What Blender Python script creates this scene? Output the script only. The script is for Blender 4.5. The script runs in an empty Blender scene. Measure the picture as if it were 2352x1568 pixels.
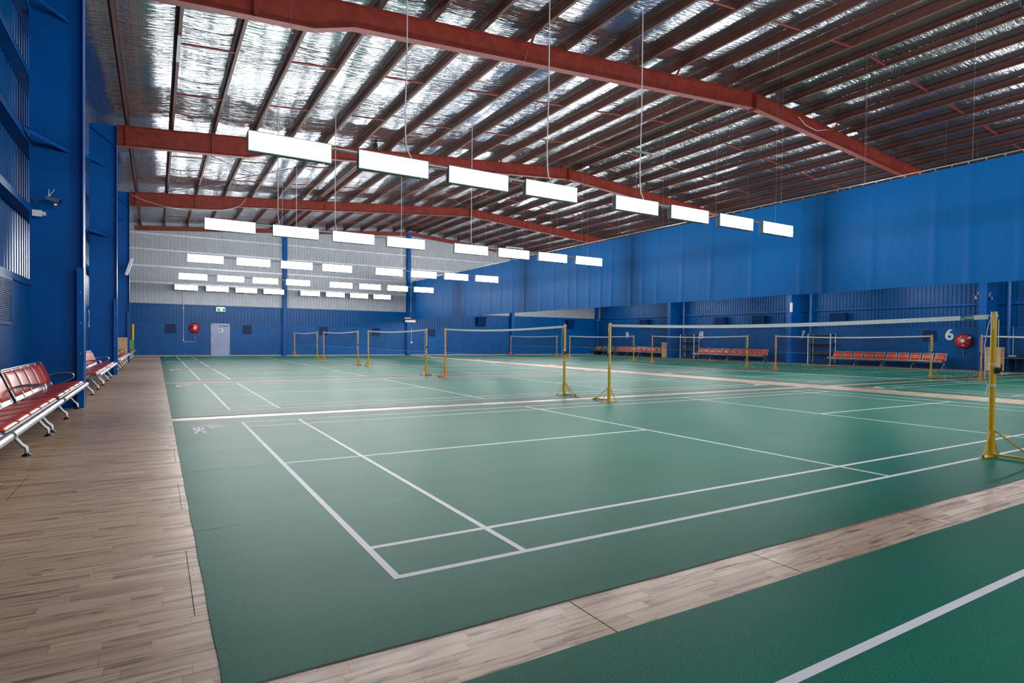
import bpy, bmesh, math, random
from math import sin, cos, pi, radians
from mathutils import Vector, Matrix

random.seed(7)
scene = bpy.context.scene
COL = scene.collection

# ------------------------------------------------------------------ camera, world, exposure
W_IMG, H_IMG = 2352.0, 1568.0
YAW, PITCH, ROLL = 0.5269900, -0.0174630, 0.0111327
cam_data = bpy.data.cameras.new('camera')
cam = bpy.data.objects.new('camera', cam_data)
COL.objects.link(cam)
scene.camera = cam
cam_data.sensor_width = 36.0
cam_data.sensor_fit = 'HORIZONTAL'
cam_data.lens = 1343.034 / W_IMG * 36.0
cam_data.shift_x = 36.05 / W_IMG
cam_data.shift_y = 19.80 / W_IMG
cam_data.clip_start = 0.05
cam_data.clip_end = 200
_R = Vector((cos(YAW), -sin(YAW), 0))
_F0 = Vector((sin(YAW), cos(YAW), 0))
_F = _F0 * cos(PITCH) + Vector((0, 0, 1)) * sin(PITCH)
_U = Vector((0, 0, 1)) * cos(PITCH) - _F0 * sin(PITCH)
_R2 = _R * cos(ROLL) + _U * sin(ROLL)
_U2 = _U * cos(ROLL) - _R * sin(ROLL)
_M = Matrix((_R2, _U2, -_F)).transposed().to_4x4()
_M.translation = Vector((-1.0183, -2.7247, 1.19534))
cam.matrix_world = _M

world = bpy.data.worlds.new('world')
scene.world = world
world.use_nodes = True
world.node_tree.nodes['Background'].inputs[0].default_value = (0.55, 0.62, 0.72, 1)
world.node_tree.nodes['Background'].inputs[1].default_value = 0.5

vs = scene.view_settings
vs.view_transform = 'Standard'
vs.look = 'None'
vs.gamma = 1.0
vs.use_curve_mapping = False
vs.exposure = 0.0
LAMP = 46.0            # radiance of the light panels
cy = scene.cycles
cy.max_bounces = 8
cy.diffuse_bounces = 5
cy.glossy_bounces = 4
cy.sample_clamp_indirect = 8.0
cy.caustics_reflective = False
cy.caustics_refractive = False
cy.blur_glossy = 0.5
cy.use_denoising = True

ORD = ['first', 'second', 'third', 'fourth', 'fifth', 'sixth', 'seventh', 'eighth', 'ninth', 'tenth',
       'eleventh', 'twelfth', 'thirteenth', 'fourteenth', 'fifteenth', 'sixteenth']

# ------------------------------------------------------------------ layout numbers (metres)
XL, XR = -2.75, 32.85           # inner lining of the side walls
YB, YF = 37.5, -9.8             # back and front wall
FXL, FXR = -2.05, 31.78         # inner flanges of the columns
XRIDGE = 15.05
SLOPE = 0.0787
P = 7.57                        # spacing of the court rows
X2 = 16.35                      # offset of the right-hand courts
FRAMES = [-0.35, 9.15, 18.65, 28.15]


def zraf(x):                    # top of the rafters
    return 7.6 + SLOPE * ((x - FXL) if x <= XRIDGE else (2 * XRIDGE - FXL - x))


# ------------------------------------------------------------------ mesh helpers
class MB:
    def __init__(s):
        s.v = []; s.f = []; s.m = []; s.sm = []; s.cur = 0

    def add(s, vs_, fs, smooth=False):
        o = len(s.v)
        s.v += [tuple(p) for p in vs_]
        for f in fs:
            s.f.append(tuple(i + o for i in f)); s.m.append(s.cur); s.sm.append(smooth)

    def box(s, x0, x1, y0, y1, z0, z1):
        s.add([(x0, y0, z0), (x1, y0, z0), (x1, y1, z0), (x0, y1, z0),
               (x0, y0, z1), (x1, y0, z1), (x1, y1, z1), (x0, y1, z1)],
              [(0, 3, 2, 1), (4, 5, 6, 7), (0, 1, 5, 4), (1, 2, 6, 5), (2, 3, 7, 6), (3, 0, 4, 7)])

    def bevbox(s, x0, x1, y0, y1, z0, z1, b=0.01):
        bm = bmesh.new()
        bmesh.ops.create_cube(bm, size=1)
        for v in bm.verts:
            v.co = Vector((x0 + (v.co.x + .5) * (x1 - x0), y0 + (v.co.y + .5) * (y1 - y0), z0 + (v.co.z + .5) * (z1 - z0)))
        bmesh.ops.bevel(bm, geom=list(bm.edges), offset=b, segments=2, affect='EDGES', profile=0.5)
        bm.verts.index_update()
        s.add([v.co[:] for v in bm.verts], [tuple(v.index for v in f.verts) for f in bm.faces], True)
        bm.free()

    def beam(s, a, b, w, h, up=(0, 0, 1)):
        """rectangular bar from a to b, w across, h along up"""
        a = Vector(a); b = Vector(b); d = (b - a).normalized(); u = Vector(up)
        r = d.cross(u).normalized(); u = r.cross(d).normalized()
        r *= w / 2; u *= h / 2
        s.add([a - r - u, a + r - u, a + r + u, a - r + u, b - r - u, b + r - u, b + r + u, b - r + u],
              [(0, 1, 2, 3), (7, 6, 5, 4), (0, 4, 5, 1), (1, 5, 6, 2), (2, 6, 7, 3), (3, 7, 4, 0)])

    def tube(s, pts, r, n=8, cap=True, flat=1.0):
        pts = [Vector(p) for p in pts]
        rs = r if isinstance(r, (list, tuple)) else [r] * len(pts)
        rings = []
        d0 = (pts[1] - pts[0]).normalized()
        ref = Vector((0, 0, 1)) if abs(d0.z) < 0.9 else Vector((1, 0, 0))
        nrm = (ref - d0 * ref.dot(d0)).normalized()
        for i, p in enumerate(pts):
            if i == 0: d = pts[1] - pts[0]
            elif i == len(pts) - 1: d = pts[-1] - pts[-2]
            else: d = (pts[i + 1] - p).normalized() + (p - pts[i - 1]).normalized()
            d = d.normalized()
            nrm = (nrm - d * nrm.dot(d)).normalized()
            bn = d.cross(nrm)
            rings.append([p + (nrm * cos(2 * pi * k / n) + bn * sin(2 * pi * k / n) * flat) * rs[i] for k in range(n)])
        o = []
        fs = []
        for i, rg in enumerate(rings):
            o += rg
            if i:
                for k in range(n):
                    a = (i - 1) * n + k; b = (i - 1) * n + (k + 1) % n
                    fs.append((a, b, b + n, a + n))
        s.add(o, fs, True)
        if cap:
            s.add(rings[0], [tuple(reversed(range(n)))])
            s.add(rings[-1], [tuple(range(n))])

    def cyl(s, c, axis, r, h, n=24, r2=None):
        """cylinder from c along axis (unit) length h"""
        c = Vector(c); a = Vector(axis)
        s.tube([c, c + a * h], [r, r if r2 is None else r2], n)

    def prism(s, poly, dirv, smooth=False):
        """closed polygon (3d pts) extruded along dirv"""
        n = len(poly); d = Vector(dirv)
        a = [Vector(p) for p in poly]; b = [p + d for p in a]
        s.add(a + b, [tuple(range(n)), tuple(reversed(range(n, 2 * n)))])
        s.add(a + b, [(i, i + n, (i + 1) % n + n, (i + 1) % n) for i in range(n)], smooth)

    def strip(s, prof, dirv, smooth=False):
        """open profile swept along dirv"""
        n = len(prof); d = Vector(dirv)
        a = [Vector(p) for p in prof]; b = [p + d for p in a]
        s.add(a + b, [(i, i + 1, i + 1 + n, i + n) for i in range(n - 1)], smooth)

    def sphere(s, c, r, n=12, sz=(1, 1, 1)):
        bm = bmesh.new()
        bmesh.ops.create_uvsphere(bm, u_segments=n, v_segments=max(6, n // 2), radius=r)
        bm.verts.index_update()
        s.add([(c[0] + v.co.x * sz[0], c[1] + v.co.y * sz[1], c[2] + v.co.z * sz[2]) for v in bm.verts],
              [tuple(v.index for v in f.verts) for f in bm.faces], True)
        bm.free()

    def build(s, name, mats, parent=None, fix=True):
        me = bpy.data.meshes.new(name)
        me.from_pydata(s.v, [], s.f)
        if not isinstance(mats, (list, tuple)): mats = [mats]
        for m in mats: me.materials.append(m)
        me.polygons.foreach_set('material_index', s.m)
        me.polygons.foreach_set('use_smooth', s.sm)
        me.update()
        if fix:
            bm = bmesh.new(); bm.from_mesh(me)
            bmesh.ops.recalc_face_normals(bm, faces=bm.faces)
            bm.to_mesh(me); bm.free()
        o = bpy.data.objects.new(name, me)
        COL.objects.link(o)
        if parent is not None:
            o.parent = parent
            o.matrix_parent_inverse = Matrix.Translation(-Vector(parent.location)) if parent.get('abs') else Matrix()
        return o


def tag(o, label=None, cat=None, group=None, kind=None):
    if label: o['label'] = label
    if cat: o['category'] = cat
    if group: o['group'] = group
    if kind: o['kind'] = kind
    return o


def thing(name, label, cat, loc=(0, 0, 0), rz=0, group=None):
    """Empty at the thing's base; children are built in its local space"""
    o = bpy.data.objects.new(name, None)
    COL.objects.link(o)
    o.empty_display_size = 0.1
    o.location = loc; o.rotation_euler = (0, 0, rz)
    return tag(o, label, cat, group)


def thing_abs(name, label, cat, loc, group=None):
    """Empty at the thing's base; children are given in world coordinates"""
    o = thing(name, label, cat, loc, 0, group)
    o['abs'] = 1
    return o


def copy_tree(o, parent=None):
    c = o.copy(); COL.objects.link(c)
    if parent is not None:
        c.parent = parent
        c.matrix_parent_inverse = o.matrix_parent_inverse.copy()
    for ch in list(o.children): copy_tree(ch, c)
    return c


# ------------------------------------------------------------------ materials
def new_mat(name):
    m = bpy.data.materials.new(name); m.use_nodes = True
    nt = m.node_tree
    return m, nt, nt.nodes['Principled BSDF']


def N(nt, typ, **kw):
    n = nt.nodes.new(typ)
    for k, v in kw.items():
        if k.startswith('i_'):
            key = k[2:]
            n.inputs[int(key) if key.isdigit() else key.replace('_', ' ')].default_value = v
        else:
            setattr(n, k, v)
    return n


def coords(nt, scale=(1, 1, 1), rot=(0, 0, 0)):
    tc = N(nt, 'ShaderNodeTexCoord')
    mp = N(nt, 'ShaderNodeMapping')
    mp.inputs['Scale'].default_value = scale
    mp.inputs['Rotation'].default_value = rot
    nt.links.new(tc.outputs['Object'], mp.inputs['Vector'])
    return mp.outputs[0]


def ramp(nt, fac, stops):
    r = N(nt, 'ShaderNodeValToRGB')
    e = r.color_ramp.elements
    while len(e) < len(stops): e.new(0.5)
    for el, (p, c) in zip(e, stops):
        el.position = p; el.color = (c[0], c[1], c[2], 1) if len(c) == 3 else c
    nt.links.new(fac, r.inputs[0])
    return r.outputs[0]


def srgb(r, g, b):
    f = lambda c: (c / 255 / 12.92) if c <= 10 else ((c / 255 + .055) / 1.055) ** 2.4
    return (f(r), f(g), f(b))


def paint(name, col, rough=0.45, metal=0.0, var=0.12, scale=3.0, bump=0.0, bscale=40.0, coat=0.0, spec=0.5):
    m, nt, b = new_mat(name)
    v = coords(nt)
    n = N(nt, 'ShaderNodeTexNoise', i_Scale=scale, i_Detail=5.0)
    nt.links.new(v, n.inputs['Vector'])
    c = ramp(nt, n.outputs['Fac'], [(0.3, tuple(x * (1 - var) for x in col)), (0.7, tuple(min(1, x * (1 + var)) for x in col))])
    nt.links.new(c, b.inputs['Base Color'])
    b.inputs['Roughness'].default_value = rough
    b.inputs['Metallic'].default_value = metal
    b.inputs['Specular IOR Level'].default_value = spec
    if coat:
        b.inputs['Coat Weight'].default_value = coat
        b.inputs['Coat Roughness'].default_value = 0.15
    if bump:
        n2 = N(nt, 'ShaderNodeTexNoise', i_Scale=bscale, i_Detail=3.0)
        nt.links.new(v, n2.inputs['Vector'])
        bp = N(nt, 'ShaderNodeBump', i_Strength=bump, i_Distance=0.01)
        nt.links.new(n2.outputs['Fac'], bp.inputs['Height'])
        nt.links.new(bp.outputs[0], b.inputs['Normal'])
    return m


M = {}
M['blue'] = paint('blue_gloss_paint', (0.0, 0.088, 0.345), rough=0.38, var=0.12, scale=1.5, spec=0.16)
M['blue_lining'] = paint('blue_lining_board', (0.0, 0.088, 0.31), rough=0.36, var=0.16, scale=2.5, bump=0.08, bscale=60, spec=0.16)
M['blue_sheet'] = paint('blue_steel_sheet', (0.0, 0.088, 0.30), rough=0.34, var=0.12, scale=2, spec=0.16)
M['blue_light'] = paint('lighter_blue_trim', (0.005, 0.11, 0.38), rough=0.35, spec=0.35)
M['blue_dark'] = paint('dark_blue_louvre', (0.0, 0.025, 0.11), rough=0.5, spec=0.2)
M['zinc'] = paint('zinc_wall_sheet', (0.40, 0.43, 0.48), rough=0.5, metal=0.2, var=0.08, scale=3)
M['zinc_girt'] = paint('galvanised_girt', (0.60, 0.62, 0.66), rough=0.4, metal=0.3)
M['oxide'] = paint('red_oxide_steel', (0.20, 0.030, 0.020), rough=0.5, var=0.22, scale=5, spec=0.25)
M['oxide_p'] = paint('red_oxide_purlin', (0.135, 0.054, 0.043), rough=0.5, var=0.15, scale=5, spec=0.3)
M['yellow'] = paint('yellow_pole_paint', (0.62, 0.36, 0.012), rough=0.32, var=0.05)
M['orange'] = paint('orange_pole_paint', (0.80, 0.25, 0.01), rough=0.35, var=0.12, scale=12)
M['white'] = paint('white_plastic', (0.75, 0.76, 0.78), rough=0.4, var=0.03)
M['tape'] = paint('white_net_tape', (0.66, 0.70, 0.70), rough=0.8, var=0.06, scale=20)
M['cord'] = paint('white_cord', (0.7, 0.71, 0.7), rough=0.8)
M['netcord'] = paint('dark_net_twine', (0.012, 0.018, 0.022), rough=0.8, var=0.0)
M['alu'] = paint('satin_aluminium', (0.46, 0.47, 0.49), rough=0.36, metal=0.9, var=0.05)
M['chrome'] = paint('chrome_tube', (0.55, 0.55, 0.56), rough=0.2, metal=1.0, var=0.03)
M['red_pad'] = paint('red_vinyl_pad', (0.66, 0.065, 0.02), rough=0.3, var=0.06, scale=6)
M['green_pad'] = paint('green_vinyl_pad', (0.13, 0.42, 0.02), rough=0.38)
M['scarlet_pad'] = paint('scarlet_vinyl_pad', (0.6, 0.012, 0.01), rough=0.38)
M['teal_pad'] = paint('teal_vinyl_pad', (0.0, 0.2, 0.32), rough=0.38)
M['dark_pad'] = paint('dark_teal_vinyl_pad', (0.006, 0.06, 0.06), rough=0.38)
M['black'] = paint('black_plastic', (0.012, 0.012, 0.014), rough=0.4)
M['dark_frame'] = paint('dark_grey_lamp_frame', (0.14, 0.17, 0.19), rough=0.35, metal=0.4)
M['lamp_frame'] = paint('grey_lamp_frame', (0.40, 0.44, 0.46), rough=0.35, metal=0.4)
M['reel_red'] = paint('hose_reel_red', (0.50, 0.008, 0.012), rough=0.3, var=0.05)
M['door_grey'] = paint('pale_blue_grey_door', (0.27, 0.34, 0.55), rough=0.4, var=0.06, scale=1.5)
M['green_sign'] = paint('green_sign', (0.0, 0.22, 0.08), rough=0.4)
M['sign_blue'] = paint('sign_blue', (0.01, 0.09, 0.4), rough=0.4)
M['leafgreen'] = paint('bright_green_panel', (0.06, 0.36, 0.05), rough=0.45)
M['signyellow'] = paint('yellow_frame', (0.8, 0.55, 0.02), rough=0.4)
M['brass'] = paint('brass_valve', (0.5, 0.35, 0.12), rough=0.3, metal=0.9)
M['concrete'] = paint('concrete_edge', (0.42, 0.36, 0.33), rough=0.8)
M['gap'] = paint('dark_gap', (0.01, 0.008, 0.006), rough=0.9)
M['line'] = paint('white_line_paint', (0.84, 0.85, 0.90), rough=0.5, var=0.04, spec=0.15)


def mat_emit(name, col, strength):
    m, nt, b = new_mat(name)
    e = N(nt, 'ShaderNodeEmission')
    e.inputs['Color'].default_value = (*col, 1); e.inputs['Strength'].default_value = strength
    nt.links.new(e.outputs[0], nt.nodes['Material Output'].inputs[0])
    return m


M['diffuser'] = mat_emit('lit_led_diffuser', (1.0, 0.985, 0.97), LAMP)
M['exit_glow'] = mat_emit('lit_exit_face_white', (0.9, 1.0, 0.95), 1.6)
M['exit_green'] = mat_emit('lit_exit_face_green', (0.0, 0.45, 0.17), 1.0)


def mat_wood():
    m, nt, b = new_mat('timber_floor_boards')
    L = nt.links
    v = coords(nt)

    sx = N(nt, 'ShaderNodeSeparateXYZ'); L.new(v, sx.inputs[0])
    dv = N(nt, 'ShaderNodeMath', operation='DIVIDE'); dv.inputs[1].default_value = 0.068; L.new(sx.outputs['Y'], dv.inputs[0])
    fl = N(nt, 'ShaderNodeMath', operation='FLOOR'); L.new(dv.outputs[0], fl.inputs[0])
    wn = N(nt, 'ShaderNodeTexWhiteNoise', noise_dimensions='1D'); L.new(fl.outputs[0], wn.inputs['W'])
    mu = N(nt, 'ShaderNodeMath', operation='MULTIPLY_ADD'); mu.inputs[1].default_value = 7.3
    L.new(wn.outputs['Value'], mu.inputs[0]); L.new(sx.outputs['X'], mu.inputs[2])
    cx = N(nt, 'ShaderNodeCombineXYZ'); L.new(mu.outputs[0], cx.inputs['X']); L.new(sx.outputs['Y'], cx.inputs['Y'])

    def bricks(w, h, off, seed):
        br = N(nt, 'ShaderNodeTexBrick', offset=0.0, offset_frequency=2)
        br.inputs['Scale'].default_value = 1
        br.inputs['Brick Width'].default_value = w
        br.inputs['Row Height'].default_value = h
        br.inputs['Mortar Size'].default_value = 0.0009
        br.inputs['Mortar Smooth'].default_value = 0.0
        br.inputs['Color1'].default_value = (0, 0, 0, 1)
        br.inputs['Color2'].default_value = (1, 1, 1, 1)
        br.inputs['Mortar'].default_value = (0.5, 0.5, 0.5, 1)
        L.new(cx.outputs[0], br.inputs['Vector'])
        return br
    b1 = bricks(0.48, 0.068, 0.37, 3.3)
    # grain: noise stretched along the boards, shifted per board
    ad = N(nt, 'ShaderNodeVectorMath', operation='MULTIPLY_ADD')
    ad.inputs[1].default_value = (9, 5, 7)
    L.new(b1.outputs['Color'], ad.inputs[0]); L.new(v, ad.inputs[2])
    mg = N(nt, 'ShaderNodeMapping'); mg.inputs['Scale'].default_value = (1.3, 20, 1)
    L.new(ad.outputs[0], mg.inputs['Vector'])
    g1 = N(nt, 'ShaderNodeTexNoise', i_Scale=1.6, i_Detail=9.0, i_Roughness=0.65, i_Distortion=0.6)
    L.new(mg.outputs[0], g1.inputs['Vector'])
    mk = N(nt, 'ShaderNodeMapping'); mk.inputs['Scale'].default_value = (5, 16, 1)
    L.new(ad.outputs[0], mk.inputs['Vector'])
    k1 = N(nt, 'ShaderNodeTexNoise', i_Scale=1.0, i_Detail=3.0, i_Roughness=0.5)
    L.new(mk.outputs[0], k1.inputs['Vector'])
    board = ramp(nt, b1.outputs['Color'], [(0.0, srgb(198, 162, 130)), (0.25, srgb(222, 190, 158)), (0.5, srgb(208, 174, 142)), (0.75, srgb(230, 200, 168)), (1.0, srgb(186, 152, 124))])
    grain = ramp(nt, g1.outputs['Fac'], [(0.33, (0.26, 0.22, 0.20)), (0.43, (0.70, 0.66, 0.64)), (0.50, (0.97, 0.96, 0.95)), (0.75, (1.1, 1.1, 1.1))])
    mul = N(nt, 'ShaderNodeMixRGB', blend_type='MULTIPLY'); mul.inputs[0].default_value = 1
    L.new(board, mul.inputs[1]); L.new(grain, mul.inputs[2])
    knot = ramp(nt, k1.outputs['Fac'], [(0.24, (0.3, 0.23, 0.18)), (0.34, (1, 1, 1))])
    mul2 = N(nt, 'ShaderNodeMixRGB', blend_type='MULTIPLY'); mul2.inputs[0].default_value = 1
    L.new(mul.outputs[0], mul2.inputs[1]); L.new(knot, mul2.inputs[2])
    # joints
    mo = N(nt, 'ShaderNodeMixRGB', blend_type='MIX')
    mo.inputs[2].default_value = (*srgb(140, 106, 86), 1)
    L.new(b1.outputs['Fac'], mo.inputs[0]); L.new(mul2.outputs[0], mo.inputs[1])
    L.new(mo.outputs[0], b.inputs['Base Color'])
    b.inputs['Roughness'].default_value = 0.42
    rr = ramp(nt, g1.outputs['Fac'], [(0.3, (0.5, 0.5, 0.5)), (0.7, (0.3, 0.3, 0.3))])
    L.new(rr, b.inputs['Roughness'])
    b.inputs['Coat Weight'].default_value = 0.12
    b.inputs['Coat Roughness'].default_value = 0.2
    b.inputs['Specular IOR Level'].default_value = 0.3
    bp = N(nt, 'ShaderNodeBump', i_Strength=0.25, i_Distance=0.003)
    L.new(g1.outputs['Fac'], bp.inputs['Height'])
    L.new(bp.outputs[0], b.inputs['Normal'])
    return m


def mat_mat():
    m, nt, b = new_mat('green_court_vinyl')
    L = nt.links
    v = coords(nt)
    n = N(nt, 'ShaderNodeTexNoise', i_Scale=0.7, i_Detail=6.0, i_Roughness=0.6)
    mp = N(nt, 'ShaderNodeMapping'); mp.inputs['Scale'].default_value = (0.6, 1.6, 1)
    L.new(v, mp.inputs['Vector']); L.new(mp.outputs[0], n.inputs['Vector'])
    f = N(nt, 'ShaderNodeTexNoise', i_Scale=160.0, i_Detail=2.0)
    L.new(v, f.inputs['Vector'])
    c1 = ramp(nt, n.outputs['Fac'], [(0.3, (0.008, 0.150, 0.100)), (0.7, (0.014, 0.190, 0.127))])
    c2 = ramp(nt, f.outputs['Fac'], [(0.3, (0.6, 0.6, 0.6)), (0.7, (1.4, 1.4, 1.4))])
    mul = N(nt, 'ShaderNodeMixRGB', blend_type='MULTIPLY'); mul.inputs[0].default_value = 1
    L.new(c1, mul.inputs[1]); L.new(c2, mul.inputs[2])
    L.new(mul.outputs[0], b.inputs['Base Color'])
    b.inputs['Roughness'].default_value = 0.43
    b.inputs['Specular IOR Level'].default_value = 0.05
    w = N(nt, 'ShaderNodeTexNoise', i_Scale=1.4, i_Detail=3.0)
    mp2 = N(nt, 'ShaderNodeMapping'); mp2.inputs['Scale'].default_value = (0.35, 2.2, 1)
    L.new(v, mp2.inputs['Vector']); L.new(mp2.outputs[0], w.inputs['Vector'])
    bp = N(nt, 'ShaderNodeBump', i_Strength=0.3, i_Distance=0.012)
    L.new(w.outputs['Fac'], bp.inputs['Height'])
    bp2 = N(nt, 'ShaderNodeBump', i_Strength=0.25, i_Distance=0.0008)
    L.new(f.outputs['Fac'], bp2.inputs['Height']); L.new(bp.outputs[0], bp2.inputs['Normal'])
    L.new(bp2.outputs[0], b.inputs['Normal'])
    return m


def mat_foil():
    m, nt, b = new_mat('crinkled_silver_foil')
    L = nt.links
    v = coords(nt)
    b.inputs['Metallic'].default_value = 0.92
    b.inputs['Roughness'].default_value = 0.15
    # creases running across the purlins, in clusters
    mp = N(nt, 'ShaderNodeMapping'); mp.inputs['Scale'].default_value = (0.45, 5.0, 1)
    L.new(v, mp.inputs['Vector'])
    w = N(nt, 'ShaderNodeTexNoise', i_Scale=1.5, i_Detail=3.0, i_Roughness=0.55, i_Distortion=0.4)
    L.new(mp.outputs[0], w.inputs['Vector'])
    sb = N(nt, 'ShaderNodeMath', operation='SUBTRACT'); sb.inputs[1].default_value = 0.5; L.new(w.outputs['Fac'], sb.inputs[0])
    ab = N(nt, 'ShaderNodeMath', operation='ABSOLUTE'); L.new(sb.outputs[0], ab.inputs[0])
    msk = N(nt, 'ShaderNodeTexNoise', i_Scale=0.5, i_Detail=2.0)
    L.new(v, msk.inputs['Vector'])
    mr = ramp(nt, msk.outputs['Fac'], [(0.36, (0.12, 0.12, 0.12)), (0.6, (1, 1, 1))])
    mm = N(nt, 'ShaderNodeMath', operation='MULTIPLY')
    L.new(ab.outputs[0], mm.inputs[0]); L.new(mr, mm.inputs[1])
    w2 = N(nt, 'ShaderNodeTexNoise', i_Scale=7.0, i_Detail=2.0)
    mpv = N(nt, 'ShaderNodeMapping'); mpv.inputs['Scale'].default_value = (0.6, 1.8, 1)
    L.new(v, mpv.inputs['Vector']); L.new(mpv.outputs[0], w2.inputs['Vector'])
    bp = N(nt, 'ShaderNodeBump', i_Strength=1.0, i_Distance=0.06)
    L.new(mm.outputs[0], bp.inputs['Height'])
    bp2 = N(nt, 'ShaderNodeBump', i_Strength=0.6, i_Distance=0.006)
    L.new(w2.outputs['Fac'], bp2.inputs['Height']); L.new(bp.outputs[0], bp2.inputs['Normal'])
    L.new(bp2.outputs[0], b.inputs['Normal'])
    # safety mesh wires below the foil, drawn as thin dark grid
    br = N(nt, 'ShaderNodeTexBrick', offset=0.0)
    br.inputs['Scale'].default_value = 1
    br.inputs['Brick Width'].default_value = 0.15
    br.inputs['Row Height'].default_value = 0.15
    br.inputs['Mortar Size'].default_value = 0.003
    br.inputs['Mortar Smooth'].default_value = 0.0
    L.new(v, br.inputs['Vector'])
    mix = N(nt, 'ShaderNodeMixRGB')
    mix.inputs[1].default_value = (0.40, 0.44, 0.485, 1)
    mix.inputs[2].default_value = (0.10, 0.10, 0.11, 1)
    L.new(br.outputs['Fac'], mix.inputs[0])
    L.new(mix.outputs[0], b.inputs['Base Color'])
    return m


def mat_curtain():
    m, nt, b = new_mat('blue_curtain_cloth')
    L = nt.links
    v = coords(nt)
    b.inputs['Base Color'].default_value = (0.0, 0.098, 0.32, 1)
    b.inputs['Roughness'].default_value = 0.55
    b.inputs['Specular IOR Level'].default_value = 0.12
    mp = N(nt, 'ShaderNodeMapping'); mp.inputs['Scale'].default_value = (1, 2.2, 0.5)
    L.new(v, mp.inputs['Vector'])
    w = N(nt, 'ShaderNodeTexNoise', i_Scale=1.2, i_Detail=4.0, i_Distortion=0.8)
    L.new(mp.outputs[0], w.inputs['Vector'])
    mp2 = N(nt, 'ShaderNodeMapping'); mp2.inputs['Rotation'].default_value = (0.7, 0, 0); mp2.inputs['Scale'].default_value = (1, 5, 1.4)
    L.new(v, mp2.inputs['Vector'])
    w2 = N(nt, 'ShaderNodeTexNoise', i_Scale=1.5, i_Detail=3.0)
    L.new(mp2.outputs[0], w2.inputs['Vector'])
    bp = N(nt, 'ShaderNodeBump', i_Strength=0.3, i_Distance=0.04)
    L.new(w.outputs['Fac'], bp.inputs['Height'])
    bp2 = N(nt, 'ShaderNodeBump', i_Strength=0.3, i_Distance=0.03)
    L.new(w2.outputs['Fac'], bp2.inputs['Height']); L.new(bp.outputs[0], bp2.inputs['Normal'])
    L.new(bp2.outputs[0], b.inputs['Normal'])
    return m


def mat_ply():
    m, nt, b = new_mat('pale_plywood')
    L = nt.links
    v = coords(nt, (3, 3, 0.7))
    n = N(nt, 'ShaderNodeTexNoise', i_Scale=4.0, i_Detail=5.0, i_Distortion=1.0)
    L.new(v, n.inputs['Vector'])
    c = ramp(nt, n.outputs['Fac'], [(0.3, srgb(186, 150, 108)), (0.7, srgb(214, 182, 142))])
    L.new(c, b.inputs['Base Color'])
    b.inputs['Roughness'].default_value = 0.55
    return m


M['wood'] = mat_wood()
M['mat'] = mat_mat()
M['foil'] = mat_foil()
M['curtain'] = mat_curtain()
M['ply'] = mat_ply()

# ================================================================== SETTING
f = MB(); f.box(XL - 0.3, XR + 0.3, YF - 0.2, YB + 0.2, -0.15, 0.0)
tag(f.build('floor', M['wood']), kind='structure')

# narrow dark expansion joints in the boards (between long gaps)
jt = MB()
for (x0, x1, y0, y1) in [(-.875, -.872, .07, .94), (-.866, -.863, 1.83, 2.7), (-.857, -.854, 3.57, 4.36), (-.855, -.852, 5.3, 6.1), (-1.952, -1.949, 2.67, 3.55),
                         (0.62, 0.624, -0.93, -0.60), (1.9, 1.904, -0.93, -0.6), (3.55, 3.554, -0.93, -0.6)]:
    jt.box(x0, x1, y0, y1, 0.0, 0.0008)
tag(jt.build('trim_1', M['gap']), kind='structure')


def corr_profile(length, pitch=0.2, rib=0.035, top=0.03, flank=0.015):
    """(u, d) along length, d = rib height towards the room"""
    pts = []; u = 0.0
    pan = pitch - rib - 2 * flank if False else pitch - top - 2 * flank
    while u < length:
        pts += [(u, 0), (u + pan, 0), (u + pan + flank, rib), (u + pan + flank + top, rib)]
        u += pitch
    pts = [p for p in pts if p[0] <= length] + [(length, 0)]
    return pts


# side walls: corrugated sheet above lined base
def side_wall(name, x, inward, mat_low, mat_up):
    w = MB()
    w.cur = 1
    prof = corr_profile(YB - YF, 0.19, 0.032, 0.085, 0.012)
    w.strip([(x - inward * 0.2 + inward * d, YF + u, 1.95) for u, d in prof], (0, 0, 6.1))
    w.box(*(sorted((x - inward * 0.36, x - inward * 0.25))), YF, YB, 0, 8.05)
    w.cur = 0
    y = YF
    while y < YB - 0.05:                              # lining boards with fine joints
        y1 = min(y + 0.9, YB)
        w.box(*(sorted((x - inward * 0.03, x))), y + 0.002, y1 - 0.002, 0.06, 1.98)
        y = y1
    w.box(*(sorted((x - inward * 0.2, x - inward * 0.031))), YF, YB, 0.0, 1.98)
    w.box(*(sorted((x - inward * 0.18, x + inward * 0.025))), YF, YB, 1.96, 2.06)   # cap flashing
    return tag(w.build(name, [mat_low, mat_up]), kind='structure')


side_wall('wall_left', XL, 1, M['blue_lining'], M['blue_sheet'])
side_wall('wall_right', XR, -1, M['blue_lining'], M['blue_sheet'])

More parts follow.
